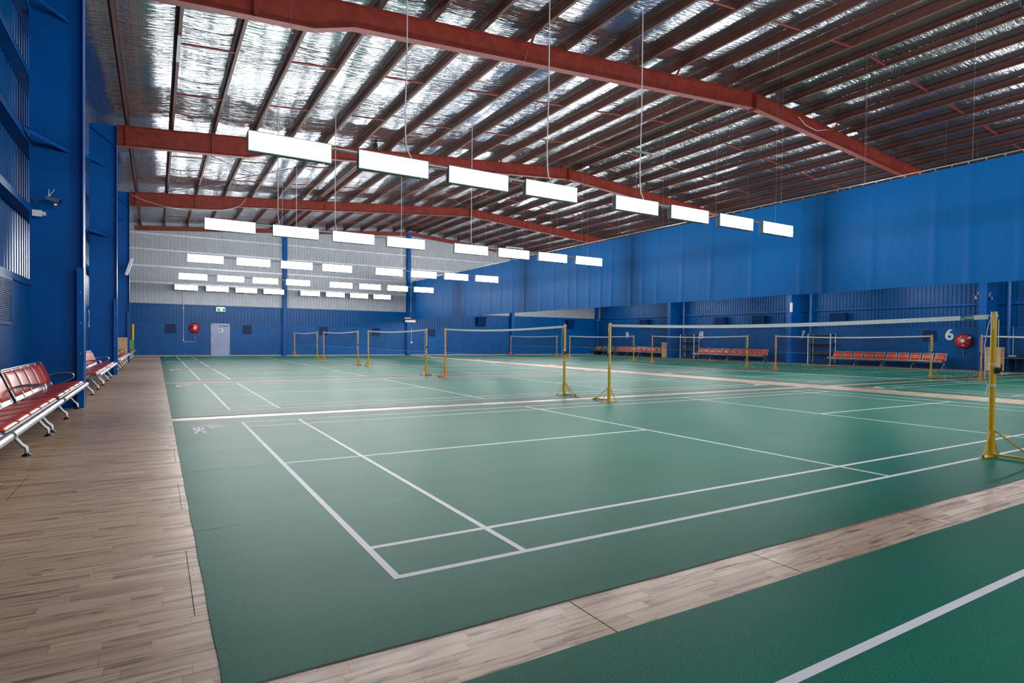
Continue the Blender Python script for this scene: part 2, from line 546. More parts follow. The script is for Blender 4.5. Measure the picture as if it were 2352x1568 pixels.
w = MB()
w.cur = 1
gp = []
u = 0.0
while u < XR - XL + 0.6: gp += [(u, 0.012), (u + .085, 0.012), (u + .09, 0.0), (u + .10, 0.0), (u + .105, 0.012), (u + .184, .012), (u + .187, -.03), (u + .197, -.03)]; u += 0.2
w.strip([(XL - 0.3 + u, YB + 0.07 - d, 3.08) for u, d in gp], (0, 0, 6.2))
w.cur = 2
prof = corr_profile(XR - XL + 0.6, 0.2, 0.04, 0.09, 0.012)
w.strip([(XL - 0.3 + u, YB + 0.08 - d, 1.93) for u, d in prof], (0, 0, 1.18))
w.box(XL - 0.3, XR + 0.3, YB - 0.03, YB + 0.09, 3.06, 3.14)
w.box(XL - 0.3, XR + 0.3, YB - 0.03, YB + 0.09, 1.95, 2.0)
w.cur = 0
x = XL
while x < XR - 0.05:
    x1 = min(x + 0.69, XR)
    if x1 <= 1.93 or x >= 2.95: w.box(x + 0.003, x1 - 0.003, YB, YB + 0.03, 0.06, 1.96)
    else:
        if x < 1.93: w.box(x + 0.003, 1.93, YB, YB + 0.03, 0.06, 1.96)
        if x1 > 2.97: w.box(2.97, x1, YB, YB + 0.03, 0.06, 1.96)
    x = x1
w.box(XL - .3, XR + .3, YB + 0.031, YB + 0.07, 0, 1.96)
w.box(XL - .3, XR + .3, YB + 0.2, YB + 0.3, 0, 9.3)
tag(w.build('wall_back', [M['blue_lining'], M['zinc'], M['blue_sheet']]), kind='structure')

w = MB(); w.box(XL - 0.3, XR + 0.3, YF - 0.1, YF, 0, 9.3)
tag(w.build('wall_front', M['zinc']), kind='structure')

for nm, bx in (('baseboard_back', (XL, XR, YB - 0.03, YB, 0, 0.06)), ('baseboard_right', (XR - 0.03, XR, YF, YB - 0.03, 0, 0.06)),
               ('baseboard_left', (XL, XL + 0.03, YF, YB - 0.03, 0, 0.06))):
    b_ = MB(); b_.box(*bx); tag(b_.build(nm, M['concrete'] if nm == 'baseboard_back' else M['blue']), kind='structure')

# ceiling: silver foil sagging between the purlins
PUR = [-1.80 + 1.19 * k for k in range(14)] + [14.62]
PURR = [2 * XRIDGE - p for p in PUR]
c = MB()


def foil_slope(ps, sgn):
    edges = sorted(ps + [XL - 0.3 if sgn > 0 else XR + 0.3, XRIDGE])
    xs = []
    for a, b2 in zip(edges[:-1], edges[1:]):
        n = 6
        for i in range(n): xs.append((a + (b2 - a) * i / n, -0.035 * sin(pi * i / n) * min(1, (b2 - a))))
    xs.append((edges[-1], 0))
    ny = 48
    vs_, fs = [], []
    for j in range(ny + 1):
        y = YF + (YB + 0.2 - YF) * j / ny
        for x, s_ in xs: vs_.append((x, y, zraf(x) + 0.235 + s_))
    nx = len(xs)
    for j in range(ny):
        for i in range(nx - 1): fs.append((j * nx + i, j * nx + i + 1, (j + 1) * nx + i + 1, (j + 1) * nx + i))
    c.add(vs_, fs, True)


foil_slope(PUR, 1); foil_slope(PURR, -1)
c.cur = 1
for a, b2 in ((XL - 0.4, XRIDGE), (XRIDGE, XR + 0.4)):     # roof sheets above
    za, zb = zraf(a) + 0.36, zraf(b2) + 0.36
    c.add([(a, YF - .2, za), (b2, YF - .2, zb), (b2, YB + .3, zb), (a, YB + .3, za),
           (a, YF - .2, za + .05), (b2, YF - .2, zb + .05), (b2, YB + .3, zb + .05), (a, YB + .3, za + .05)],
          [(0, 1, 2, 3), (4, 5, 6, 7), (0, 1, 5, 4), (2, 3, 7, 6), (1, 2, 6, 5), (3, 0, 4, 7)])
tag(c.build('ceiling', [M['foil'], M['zinc']], fix=False), kind='structure')

# door in the back wall
d = thing_abs('door_1', None, None, (2.45, YB, 0)); d['kind'] = 'structure'
q = MB(); q.box(1.90, 1.955, YB - 0.05, YB + 0.1, 0, 1.98); q.box(2.935, 2.99, YB - 0.05, YB + 0.1, 0, 1.98); q.box(1.90, 2.99, YB - 0.05, YB + 0.1, 1.92, 2.02)
q.build('door_frame', M['dark_frame'], d)
q = MB(); q.box(1.958, 2.932, YB - 0.04, YB + 0.02, 0.01, 1.915); q.build('door_leaf', M['door_grey'], d)
q = MB(); q.cyl((2.02, YB - 0.04, 0.98), (0, -1, 0), 0.03, 0.012, 16); q.tube([(2.02, YB - .05, .98), (2.02, YB - .09, .98), (2.13, YB - .09, .98)], 0.01)
q.build('door_handle', M['chrome'], d)
q = MB(); q.box(2.62, 2.88, YB - 0.09, YB - 0.04, 1.84, 1.88); q.tube([(2.62, YB - .08, 1.87), (2.4, YB - .12, 1.885)], .008)
q.build('door_closer', M['black'], d)

# ------------------------------------------------------------------ court mats with their line markings
LINE_RECTS = []
Wd, Ln, lw = 6.10, 13.40, 0.04
for y0 in (0, 0.46, Wd - 0.46 - lw, Wd - lw): LINE_RECTS.append((0, Ln, y0, y0 + lw))
for x0 in (0, 0.76, 4.68, 8.68, Ln - 0.76 - lw, Ln - lw): LINE_RECTS.append((x0, x0 + lw, 0, Wd))
LINE_RECTS.append((0, 4.68, Wd / 2 - lw / 2, Wd / 2 + lw / 2)); LINE_RECTS.append((8.72, Ln, Wd / 2 - lw / 2, Wd / 2 + lw / 2))
MATZ = 0.007


def text_mesh(txt, size, bold=0.0, depth=0.0, align='CENTER'):
    cu = bpy.data.curves.new('txt', 'FONT'); cu.body = txt; cu.size = size; cu.offset = bold; cu.extrude = depth
    cu.align_x = align; cu.align_y = 'CENTER'; cu.resolution_u = 4
    o = bpy.data.objects.new('txt', cu); COL.objects.link(o)
    me = bpy.data.meshes.new_from_object(o)
    bpy.data.objects.remove(o); bpy.data.curves.remove(cu)
    return me


def text_obj(name, txt, size, mat, origin, right, up, parent=None, bold=0.0, depth=0.001, sx=1.0):
    me = text_mesh(txt, size, bold, depth)
    r = Vector(right).normalized(); u = Vector(up).normalized(); n = r.cross(u)
    o0 = Vector(origin)
    for v in me.vertices: v.co = o0 + r * v.co.x * sx + u * v.co.y + n * v.co.z
    me.materials.clear(); me.materials.append(mat); me.name = name
    o = bpy.data.objects.new(name, me); COL.objects.link(o)
    if parent is not None:
        o.parent = parent
        o.matrix_parent_inverse = Matrix.Translation(-Vector(parent.location)) if parent.get('abs') else Matrix()
    return o


def emblem(mb, flip=False):
    """feathered swoosh, court-local coordinates, beside the far left corner"""
    def put(pts):
        if flip: pts = [(Ln - x, Wd - y) for x, y in pts]
        mb.prism([(x, y, MATZ + 0.0005) for x, y in pts], (0, 0, 0.0012))
    # long sweeping curve
    base = [(-0.575, 6.065), (-0.617, 6.03), (-0.62, 5.97), (-0.595, 5.925), (-0.558, 5.905), (-0.514, 5.905), (-0.468, 5.945), (-0.43, 5.945), (-0.36, 5.94), (-0.28, 5.915), (-0.21, 5.865), (-0.180, 5.825)]
    up_ = [(-0.571, 6.073), (-0.60, 6.045), (-0.595, 5.99), (-0.58, 5.955), (-0.552, 5.935), (-0.511, 5.951), (-0.464, 6.008), (-0.418, 6.027), (-0.33, 5.994), (-0.25, 5.955), (-0.19, 5.91), (-0.163, 5.875)]
    for i in range(len(base) - 1): put([base[i], base[i + 1], up_[i + 1], up_[i]])
    for pts in ([(-0.450, 5.885), (-0.43, 5.80), (-0.374, 5.625), (-0.338, 5.652), (-0.385, 5.81), (-0.405, 5.90)],
                [(-0.395, 5.90), (-0.36, 5.80), (-0.310, 5.697), (-0.280, 5.724), (-0.325, 5.82), (-0.36, 5.91)],
                [(-0.345, 5.90), (-0.30, 5.82), (-0.260, 5.763), (-0.229, 5.805), (-0.27, 5.86), (-0.31, 5.905)]):
        put(pts)


emb_me = {}
for flip in (False, True):
    e = MB(); emblem(e, flip)
    tm = text_mesh('EBC', 0.44, 0.02, 0.0006)
    vs_, fs = [], []
    xs_ = [v.co.x for v in tm.vertices]; ys_ = [v.co.y for v in tm.vertices]
    for v in tm.vertices:
        # text runs along -y, its tops point to +x
        px = -0.611 + 0.133 * (v.co.y - min(ys_)) / (max(ys_) - min(ys_))
        py = 5.835 - 0.55 * (v.co.x - min(xs_)) / (max(xs_) - min(xs_))
        if flip: px, py = Ln - px, Wd - py
        vs_.append((px, py, MATZ + 0.001 + v.co.z))
    for pf in tm.polygons: fs.append(tuple(pf.vertices))
    e.add(vs_, fs)
    emb_me[flip] = e

lines = MB()
for r_ in LINE_RECTS: lines.box(r_[0], r_[1], r_[2], r_[3], MATZ, MATZ + (0.0008 if r_[1] - r_[0] > 1 else 0.0011))
mat_mb = MB()
# slightly wavy sheet with visible thickness
nx_, ny_ = 60, 30
x0m, x1m, y0m, y1m = -0.82, 14.22, -0.59, 6.64
vs_, fs = [], []
for j in range(ny_ + 1):
    for i in range(nx_ + 1):
        x = x0m + (x1m - x0m) * i / nx_; y = y0m + (y1m - y0m) * j / ny_
        edge = min(i, nx_ - i, j, ny_ - j)
        dz = 0
        ex = 0.003 * sin(i * 1.3) * (1 if j in (0, ny_) else 0); ey = 0.0025 * sin(j * 1.9) * (1 if i in (0, nx_) else 0)
        vs_.append((x + ey, y + ex, MATZ - (0.0 if edge else 0.002)))
for j in range(ny_):
    for i in range(nx_): a = j * (nx_ + 1) + i; fs.append((a, a + 1, a + nx_ + 2, a + nx_ + 1))
mat_mb.add(vs_, fs, False)
per = [(i, 0) for i in range(nx_ + 1)] + [(nx_, j) for j in range(1, ny_ + 1)] + [(i, ny_) for i in range(nx_ - 1, -1, -1)] + [(0, j) for j in range(ny_ - 1, 0, -1)]
mat_mb.cur = 1
pv = [vs_[j * (nx_ + 1) + i] for i, j in per]; n_ = len(pv)
mat_mb.add(pv + [(p[0], p[1], 0.0003) for p in pv], [(i, (i + 1) % n_, (i + 1) % n_ + n_, i + n_) for i in range(n_)])
seam = MB()
for ys in (1.27, 3.05, 4.83): seam.box(x0m + .02, x1m - .02, ys, ys + 0.004, MATZ, MATZ + 0.0005)
M['seam'] = paint('mat_seam', (0.06, 0.27, 0.20), rough=0.43, spec=0.14)
M['mat_edge'] = paint('mat_edge_grey', (0.10, 0.14, 0.18), rough=0.6)

ROWN = {-1: 'foreground', 0: 'nearest full', 1: 'second', 2: 'third', 3: 'fourth', 4: 'farthest'}
mproto = None
for side, ox in (('left', 0.0), ('right', X2)):
    for k in range(-1, 5):
        nm = ('green court mat cut off in the bottom right foreground' if (k == -1 and side == 'left') else
              'green badminton court mat in the %s row, %s of the hanging blue curtain' % (ROWN[k], side))
        if mproto is None:
            mproto = thing('court_mat', nm, 'court mat', (ox, P * k, 0), 0, 'green badminton court mats')
            sheet = mat_mb.build('mat_sheet', [M['mat'], M['mat_edge']], mproto, fix=False)
            lines.build('court_lines', M['line'], mproto)
            seam.build('mat_seam', M['seam'], mproto)
            for flip in (False, True): emb_me[flip].build('painted_emblem', M['line'], mproto)
        else:
            o = copy_tree(mproto); o.location = (ox, P * k, 0); o['label'] = nm

# ------------------------------------------------------------------ nets
def net_thing(loc, label, near_mat, far_mat, group, yonex=False):
    pass


def pole_parts(pm, parent, out):
    """a badminton post at local origin; out = direction (+1/-1) of the long foot along y"""
    q = MB(); q.tube([(0, 0, 0.02), (0, 0, 0.30)], 0.0335, 20); q.tube([(0, 0, 0.30), (0, 0, 1.55)], 0.027, 20)
    q.cyl((0, 0, 1.549), (0, 0, 1), 0.0275, 0.006, 20)
    q.build('pole', pm, parent)
    q = MB(); q.box(-0.2, 0.2, -0.03, 0.03, 0.009, 0.022)
    q.box(-0.015, 0.015, *(sorted((0.0, out * 0.46))), 0.022, 0.045)
    q.box(-0.035, 0.035, *(sorted((out * 0.42, out * 0.48))), 0.009, 0.022)
    q.build('base', pm, parent)
    for a, b in (((-0.17, 0, 0.022), (-0.025, 0, 0.29)), ((0.17, 0, 0.022), (0.025, 0, 0.29)), ((0, out * 0.36, 0.045), (0, out * 0.028, 0.29))):
        q = MB(); q.tube([a, b], 0.008, 8); q.build('brace', pm, parent)
    for a in ((-0.18, 0, 0.022), (0.18, 0, 0.022), (0, out * 0.40, 0.045)):
        q = MB(); q.cyl(a, (0, 0, 1), 0.012, 0.014, 8); q.build('bolt', M['black'], parent)


def cords(parent, out, crank):
    q = MB()
    for z, n_ in ((1.50, 3), (0.98, 3), (0.76, 3)):
        for i in range(n_):
            zz = z + i * 0.010
            q.tube([(0.031 * cos(t), 0.031 * sin(t), zz) for t in [2 * pi * k / 14 for k in range(15)]], 0.0035, 5, cap=False)
    rnd = random.Random(3)
    q.tube([(-0.03, -out * .01, 1.50), (-0.05, -out * .03, 1.42), (-0.035, -out * .045, 1.36), (-0.045, -out * .06, 1.2), (-0.03, -out * .06, 1.0), (-0.04, -out * .055, 0.85), (-0.03, -out * .03, 0.76), (-0.055, -out * .04, 0.68)], 0.0035, 5)
    q.tube([(-0.031, 0, 1.5), (-0.036, out * .01, 1.43), (-0.034, out * .005, 1.37)], 0.004, 5)
    q.build('cord', M['cord'], parent)
    if crank:
        q = MB(); q.cyl((0.0, out * 0.028, 0.93), (0, out, 0), 0.034, 0.03, 20); q.cyl((0, out * .058, .93), (0, out, 0), 0.012, 0.02, 10)
        q.tube([(0, out * .07, .93), (0.0, out * .075, 1.0)], .006, 6)
        q.build('winch', M['black'], parent)
        q = MB(); q.tube([(0, out * 0.04, 1.47), (0, out * .042, 0.97), (0.0, out * .055, .94), (0.0, out * .08, .88)], 0.004, 5)
        q.build('cord', M['cord'], parent)


def make_pole(pm, out, crank=True):
    t = thing('net_post', '', 'net post')
    pole_parts(pm, t, out); cords(t, out, crank)
    return t


def make_net(yonex):
    t = thing('badminton_net', '', 'net')
    y0, y1 = 0.05, Wd - 0.05
    top = lambda y: 1.525 - 0.055 * sin(pi * (y - y0) / (y1 - y0))
    bot = lambda y: 0.80 - 0.035 * sin(pi * (y - y0) / (y1 - y0))
    q = MB(); n = 30
    for i in range(n):
        a = y0 + (y1 - y0) * i / n; b = y0 + (y1 - y0) * (i + 1) / n
        za, zb = top(a), top(b); h = 0.049; e = 0.003
        q.add([(-e, a, za - h), (e, a, za - h), (e, a, za), (-e, a, za), (-e, b, zb - h), (e, b, zb - h), (e, b, zb), (-e, b, zb)],
              [(0, 4, 7, 3), (1, 2, 6, 5), (3, 7, 6, 2), (0, 1, 5, 4)] + ([(0, 3, 2, 1)] if i == 0 else []) + ([(4, 5, 6, 7)] if i == n - 1 else []), False)
    q.build('tape', M['tape'], t)
    q = MB(); e = 0.0010; pitch = 0.021
    ny = int((y1 - y0) / pitch)
    for i in range(ny + 1):
        y = y0 + (y1 - y0) * i / ny
        q.add([(0, y - e, bot(y)), (0, y + e, bot(y)), (0, y + e, top(y) - .06), (0, y - e, top(y) - .06)], [(0, 1, 2, 3)])
    nz = 32; seg = 16
    for j in range(nz + 1):
        fz = j / nz
        for i in range(seg):
            a = y0 + (y1 - y0) * i / seg; b = y0 + (y1 - y0) * (i + 1) / seg
            za = bot(a) + (top(a) - .06 - bot(a)) * fz; zb = bot(b) + (top(b) - .06 - bot(b)) * fz
            q.add([(0, a, za - e), (0, b, zb - e), (0, b, zb + e), (0, a, za + e)], [(0, 1, 2, 3)])
    q.build('netting', M['netcord'], t, fix=False)
    q = MB()
    q.tube([(0, y0 + (y1 - y0) * i / 16, bot(y0 + (y1 - y0) * i / 16)) for i in range(17)], 0.0022, 5)
    q.tube([(0, 0.02, 1.52), (0, y0, 1.515)], 0.0025, 5); q.tube([(0, y1, 1.515), (0, Wd - .02, 1.52)], .0025, 5)
    q.build('cord', M['cord'], t)
    if yonex:
        q = MB(); yc0, yc1 = 0.18, 0.30
        zt = top(0.24) - 0.001; h = 0.048; zm = zt - h * 0.42
        q.cur = 0; q.box(-0.0045, -0.0032, yc0, yc1, zm, zt)
        q.cur = 1; q.box(-0.0045, -0.0032, yc0, yc1, zt - h, zm)
        q.build('logo_patch', [M['sign_blue'], M['green_sign']], t)
        text_obj('lettering', 'YONEX', 0.036, M['white'], (-0.0048, 0.222, zt - h * .5), (0, -1, 0), (0, 0, 1), t, 0.0004, 0.0002, 0.66)
        q = MB()
        for yy in (0.287, 0.273):
            q.prism([(-0.0048, yy + .007, zt - .014), (-.0048, yy, zt - .030), (-.0048, yy - .007, zt - .014), (-.0048, yy, zt - .021)], (-.0003, 0, 0))
            q.cyl((-0.0048, yy, zt - .040), (-1, 0, 0), .005, .0003, 10)
        q.build('logo_mark', M['white'], t)
    return t


pole_cache = {}
net_cache = {}
NETG = 'badminton nets strung between posts'
NEARN = {0: 'nearest', 1: 'second', 2: 'third', 3: 'fourth', 4: 'farthest'}
for side, ox in (('left', 6.7), ('right', X2 + 6.7)):
    for k in range(5):
        yy = P * k + (0.03 if k == 0 and side == 'left' else 0.0)
        yk = 'y' if (side == 'left' and k in (0,)) or (side == 'right' and k == 0) else 'n'
        if yk in net_cache: t = copy_tree(net_cache[yk])
        else: t = make_net(yk == 'y'); net_cache[yk] = t
        t.location = (ox, P * k, 0)
        t['group'] = NETG
        t['label'] = ('badminton net with white tape and small logo patch, the nearest and largest' if (k == 0 and side == 'left') else
                      'badminton net with white tape, the %s from the camera in the %s row of courts' % (NEARN[k], side + '-hand'))
        for end, out in (('near', -1), ('far', 1)):
            colr = 'yellow' if (end == 'near' or (side == 'left' and k in (0, 2))) else 'orange'
            key = (colr, out)
            if key in pole_cache: p_ = copy_tree(pole_cache[key])
            else: p_ = make_pole(M[colr], out); pole_cache[key] = p_
            p_.location = (ox, P * k + (0.0 if end == 'near' else Wd), 0)
            p_['group'] = 'steel net posts'
            p_['label'] = '%s net post at the %s end of the %s net in the %s row' % (colr, 'right' if end == 'near' else 'left', NEARN[k], side + '-hand')

# ------------------------------------------------------------------ steel frame
def ibeam_vertical(q, xin, xout, y, z0, z1, fw=0.3, tf=0.014, tw=0.012):
    a, b = sorted((xin, xout))
    q.box(a, a + tf, y - fw / 2, y + fw / 2, z0, z1)
    q.box(b - tf, b, y - fw / 2, y + fw / 2, z0, z1)
    q.box(a + tf, b - tf, y - tw / 2, y + tw / 2, z0, z1)


near_name = {-0.35: 'beside the camera', 9.15: 'nearest', 18.65: 'middle', 28.15: 'farthest'}
for sd, xin, xout, inw in (('left', FXL, XL, 1), ('right', FXR, XR, -1)):
    for y0_ in FRAMES:
        y = y0_ + (0.14 if sd == 'right' else 0)
        t = thing_abs('steel_column', 'blue steel column on the %s wall, the %s of its row' % (sd, near_name[y0_]) if y > 0 else
                      'blue steel column on the %s wall, level with the camera' % sd, 'column', (xin, y, 0), 'blue wall columns')
        q = MB(); ibeam_vertical(q, xin, xout, y, 0, 7.58)
        q.box(*sorted((xin, xout)), y - 0.14, y + 0.14, 0, 0.012)
        # stiffener plates at the haunch
        q.beam((xin - inw * 0.01, y - .07, 6.93), (xout + inw * .01, y - .07, 7.45), .02, .12, (0, 1, 0))
        q.build('shaft', M['blue'], t)
        q = MB()
        for s_ in (-1, 1):
            q.box(*sorted((xin + inw * 0.0, xin + inw * 0.006)), *sorted((y + s_ * 0.08, y + s_ * 0.155)), 0.02, 2.3)
            q.box(*sorted((xin - inw * 0.09, xin + inw * 0.006)), *sorted((y + s_ * 0.15, y + s_ * 0.156)), 0.02, 2.3)
        q.build('corner_guard', M['blue'], t)
        q = MB()
        for zz in (0.4, 0.9, 1.4, 1.9):
            q.cyl((xin - inw * 0.04, y - .156, zz), (0, -1, 0), .008, .004, 8)
        q.build('screw', M['white'], t)
        for zg in ((4.25, 6.35) if sd == 'left' else ()):
            q = MB(); q.beam((xout + inw * 0.02, y - 0.62, zg + 0.05), (xin - inw * 0.2, y - 0.02, zg - 0.05), 0.006, 0.07); 
            q.beam((xout + inw * 0.02, y - 0.62, zg + 0.085), (xin - inw * 0.2, y - 0.02, zg - 0.015), 0.06, 0.006)
            q.build('girt_brace', M['blue'], t)

# rafters
def rafter(y, zoff=0.0, depth=0.48, haunch=True, mat=None, endwall=False):
    nm = {-0.35: 'above the camera', 9.15: 'nearest in view', 18.65: 'second from the camera', 28.15: 'third from the camera'}.get(y, '')
    lab = 'slim red steel end rafter against the back wall' if endwall else 'red oxide steel roof rafter, %s' % nm
    t = thing_abs('roof_rafter', lab, 'rafter', (XRIDGE, y, 8.5), 'red steel roof rafters')
    fw, tf, tw = (0.2, 0.014, 0.012) if not endwall else (0.12, 0.01, 0.01)
    for sg in (1, -1):
        def X(x): return x if sg > 0 else 2 * XRIDGE - x
        bp = [(FXL, .62 if haunch else depth), (1.65, .66 if haunch else depth), (2.45, depth), (XRIDGE, depth)]
        q = MB()
        for (xa, da), (xb, db) in zip(bp[:-1], bp[1:]):
            za, zb = zraf(xa) + zoff, zraf(xb) + zoff
            P8 = lambda x_, z_, yy: (X(x_), y + yy, z_)
            def slab(z0a, z1a, z0b, z1b, w_):
                q.add([P8(xa, z0a, -w_), P8(xb, z0b, -w_), P8(xb, z0b, w_), P8(xa, z0a, w_), P8(xa, z1a, -w_), P8(xb, z1b, -w_), P8(xb, z1b, w_), P8(xa, z1a, w_)],
                      [(0, 3, 2, 1), (4, 5, 6, 7), (0, 1, 5, 4), (1, 2, 6, 5), (2, 3, 7, 6), (3, 0, 4, 7)])
            slab(za - tf, za, zb - tf, zb, fw / 2)
            slab(za - da, za - da + tf, zb - db, zb - db + tf, fw / 2)
            slab(za - da + tf, za - tf, zb - db + tf, zb - tf, tw / 2)
        q.build('beam', mat or M['oxide'], t)
        if endwall: continue
        for x in (-1.80, 0.58, 6.53, 11.29):
            z = zraf(x); dd = .62 if x < 1 else depth
            if x < 1:
                q = MB(); q.box(X(x) - .038, X(x) + .038, y - .118, y - .106, z - dd, z + .07); q.build('fly_brace', M['oxide'], t); continue
            q = MB(); q.beam((X(x), y - 0.09, z - dd + 0.02), (X(x), y - 0.09 - (0.02 if x < 1 else 0.42), z + 0.02), 0.05, 0.006, (0, 1, 0) if x < 1 else (0, 0, 1))
            q.beam((X(x) + .02, y - 0.09, z - dd + 0.02), (X(x) + .02, y - 0.09 - (0.02 if x < 1 else 0.42), z + 0.02), 0.006, 0.05, (0, 1, 0) if x < 1 else (0, 0, 1))
            q.build('fly_brace', M['oxide'], t)
    if not endwall:
        q = MB(); zt = zraf(XRIDGE)
        for dx in (-0.02, 0.02): q.box(XRIDGE + dx - .009, XRIDGE + dx + .009, y - .11, y + .11, zt - depth - 0.06, zt + 0.03)
        q.build('apex_plate', M['oxide'], t)
        q = MB(); zt = zraf(XRIDGE)
        q.beam((XRIDGE + .05, y - .09, zt - depth + .03), (XRIDGE + .55, y - .4, zt + .03), .05, .006); q.build('fly_brace', M['oxide'], t)


for y in FRAMES: rafter(y)
rafter(37.3, zoff=-0.02, depth=0.24, haunch=False, endwall=True)

# purlins with bridging pieces
BAYS = list(zip([YF] + FRAMES, FRAMES + [37.3]))


def purlin(x, label, group, sg, mat, bridge_to=None, h=0.2):
    z = zraf(x) + 0.012
    t = thing_abs('roof_purlin', label, 'purlin', (x, 14, z), group)
    q = MB(); th = 0.004
    q.box(x - th / 2, x + th / 2, YF, YB, z, z + h)
    a, b = sorted((x, x + sg * 0.065)); q.box(a, b, YF, YB, z, z + th)
    a, b = sorted((x, x - sg * 0.065)); q.box(a, b, YF, YB, z + h - th, z + h)
    a = x + sg * 0.065; q.box(a - th / 2, a + th / 2, YF, YB, z, z + 0.018)
    q.build('section', mat, t)
    for y in FRAMES:
        q = MB(); q.box(x - .012, x - .004, y - .04, y + .04, z - .013, z + .16)
        for yy in (-.025, .025): q.cyl((x - .011, y + yy, z + .1), (-1, 0, 0), .012, .012, 6)
        q.build('cleat', mat, t)
    if bridge_to is not None:
        for (ya, yb) in BAYS:
            for fr in (1 / 3, 2 / 3):
                yy = ya + (yb - ya) * fr
                q = MB()
                x0, x1 = x + sg * 0.01, bridge_to
                z0, z1 = zraf(x) + .045, zraf(bridge_to) + .045
                q.beam((x0, yy, z0), (x1, yy, z1), .05, .035)
                q.build('bridging', M['oxide'], t)
                q = MB(); q.tube([(x0, yy, z0 + .13), (x1 + (x1 - x0), yy, 2 * z1 - z0 + .13)], .006, 5); q.build('tie_rod', M['black'], t)
    return t


n_p = len(PUR)
for i, x in enumerate(PUR):
    last = i == n_p - 1
    nxt = PUR[i + 1] if (i % 2 == 1 and i + 1 < n_p) else (PUR[i + 1] if i == 13 and False else None)
    purlin(x, ('red-brown roof purlin left of the ridge, %s counted from the left wall' % ORD[i]) , 'purlins of the left roof slope', 1, M['oxide_p'], nxt)
for i, x in enumerate(PURR):
    nxt = PURR[i + 1] if (i % 2 == 1 and i + 1 < n_p) else None
    purlin(x, 'red-brown roof purlin right of the ridge, %s counted from the right wall' % ORD[i], 'purlins of the right roof slope', -1, M['oxide_p'], nxt)

# longitudinal strut in line with the back wall post, ridge capping board
t = thing_abs('strut_beam', 'doubled dark red strut beam running along the roof left of the ridge', 'beam', (6.12, 28, 8))
q = MB()
for dx in (-.09, .09):
    z = zraf(6.12); q.box(6.12 + dx - .003, 6.12 + dx + .003, 18.75, 37.2, z - .0, z + .21)
    q.box(*sorted((6.12 + dx, 6.12 + dx * .2)), 18.75, 37.2, z - .0, z + .004)
q.build('section', M['oxide_p'], t)
t = thing_abs('ridge_strut', 'dark ridge strip between the two topmost purlins', 'ridge strip', (XRIDGE, 14, 8.95))
q = MB()
q.box(XRIDGE - .40, XRIDGE + .40, YF, YB, zraf(XRIDGE) + .135, zraf(XRIDGE) + .15)
M['ridge'] = paint('dark_brown_sarking', (0.035, 0.022, 0.016), rough=0.8)
q.build('underside', M['ridge'], t)

# cross bracing rods between the second and third rafter
for i, (xa, xb, lab) in enumerate([(-1.0, 6.1, 'left'), (6.1, 14.9, 'right')]):
    for (x0, x1, sgn) in ((xa, xb, 'falling'), (xb, xa, 'rising')):
        q = MB(); q.tube([(x0, 18.8, zraf(x0) - .05), (x1, 28.0, zraf(x1) - .05)], .013, 6)
        tag(q.build('bracing_rod', M['black']), 'thin dark roof rod %s to the right in the %s bracing panel' % (sgn, lab), 'bracing rod', 'roof bracing rods')

# wall girts
for i, z in enumerate((3.2, 4.25, 5.3, 6.35)):
    q = MB(); x = XL
    q.box(x - .165, x + .0, YF, YB, z + .055, z + .06); q.box(x - .165, x + .0, YF, YB, z - .06, z - .055); q.box(x - .006, x, YF, YB, z - .06, z + .06)
    tag(q.build('wall_girt', M['blue']), 'blue horizontal girt on the left wall, %s from the bottom' % ORD[i], 'girt', 'girts of the left wall')
for i, z in enumerate((3.15, 4.25, 5.3, 6.35)):
    q = MB(); x = XR
    q.box(x, x + .165, YF, YB, z + .055, z + .06); q.box(x, x + .165, YF, YB, z - .06, z - .055); q.box(x, x + .006, YF, YB, z - .06, z + .06)
    tag(q.build('wall_girt', M['blue']), 'blue horizontal girt on the right wall, %s' % ('visible below the curtain' if i == 0 else '%s from the bottom' % ORD[i]), 'girt', 'girts of the right wall')
for i, z in enumerate((4.38, 5.35, 6.32, 7.25)):
    q = MB(); q.box(XL, XR, YB - .03, YB + .06, z - .045, z + .045)
    tag(q.build('wall_girt', M['zinc_girt']), 'grey galvanised girt across the back wall, %s from the bottom' % ORD[i], 'girt', 'girts of the back wall')

# posts of the back wall
for i, (x, lab) in enumerate([(6.25, 'right of the grey door'), (14.85, 'at the end of the hanging curtain'), (23.75, 'seen under the curtain'), (32.5, 'in the back right corner')]):
    q = MB(); top_ = zraf(x) - (0.27 if x > 14.9 or x < 14.8 else .02)
    q.box(x - .13, x + .13, YB - .27, YB - .255, 0, top_); q.box(x - .13, x + .13, YB - .05, YB - .035, 0, top_); q.box(x - .006, x + .006, YB - .255, YB - .05, 0, top_)
    tag(q.build('wall_post', M['blue']), 'blue steel post on the back wall, %s' % lab, 'post', 'posts of the back wall')

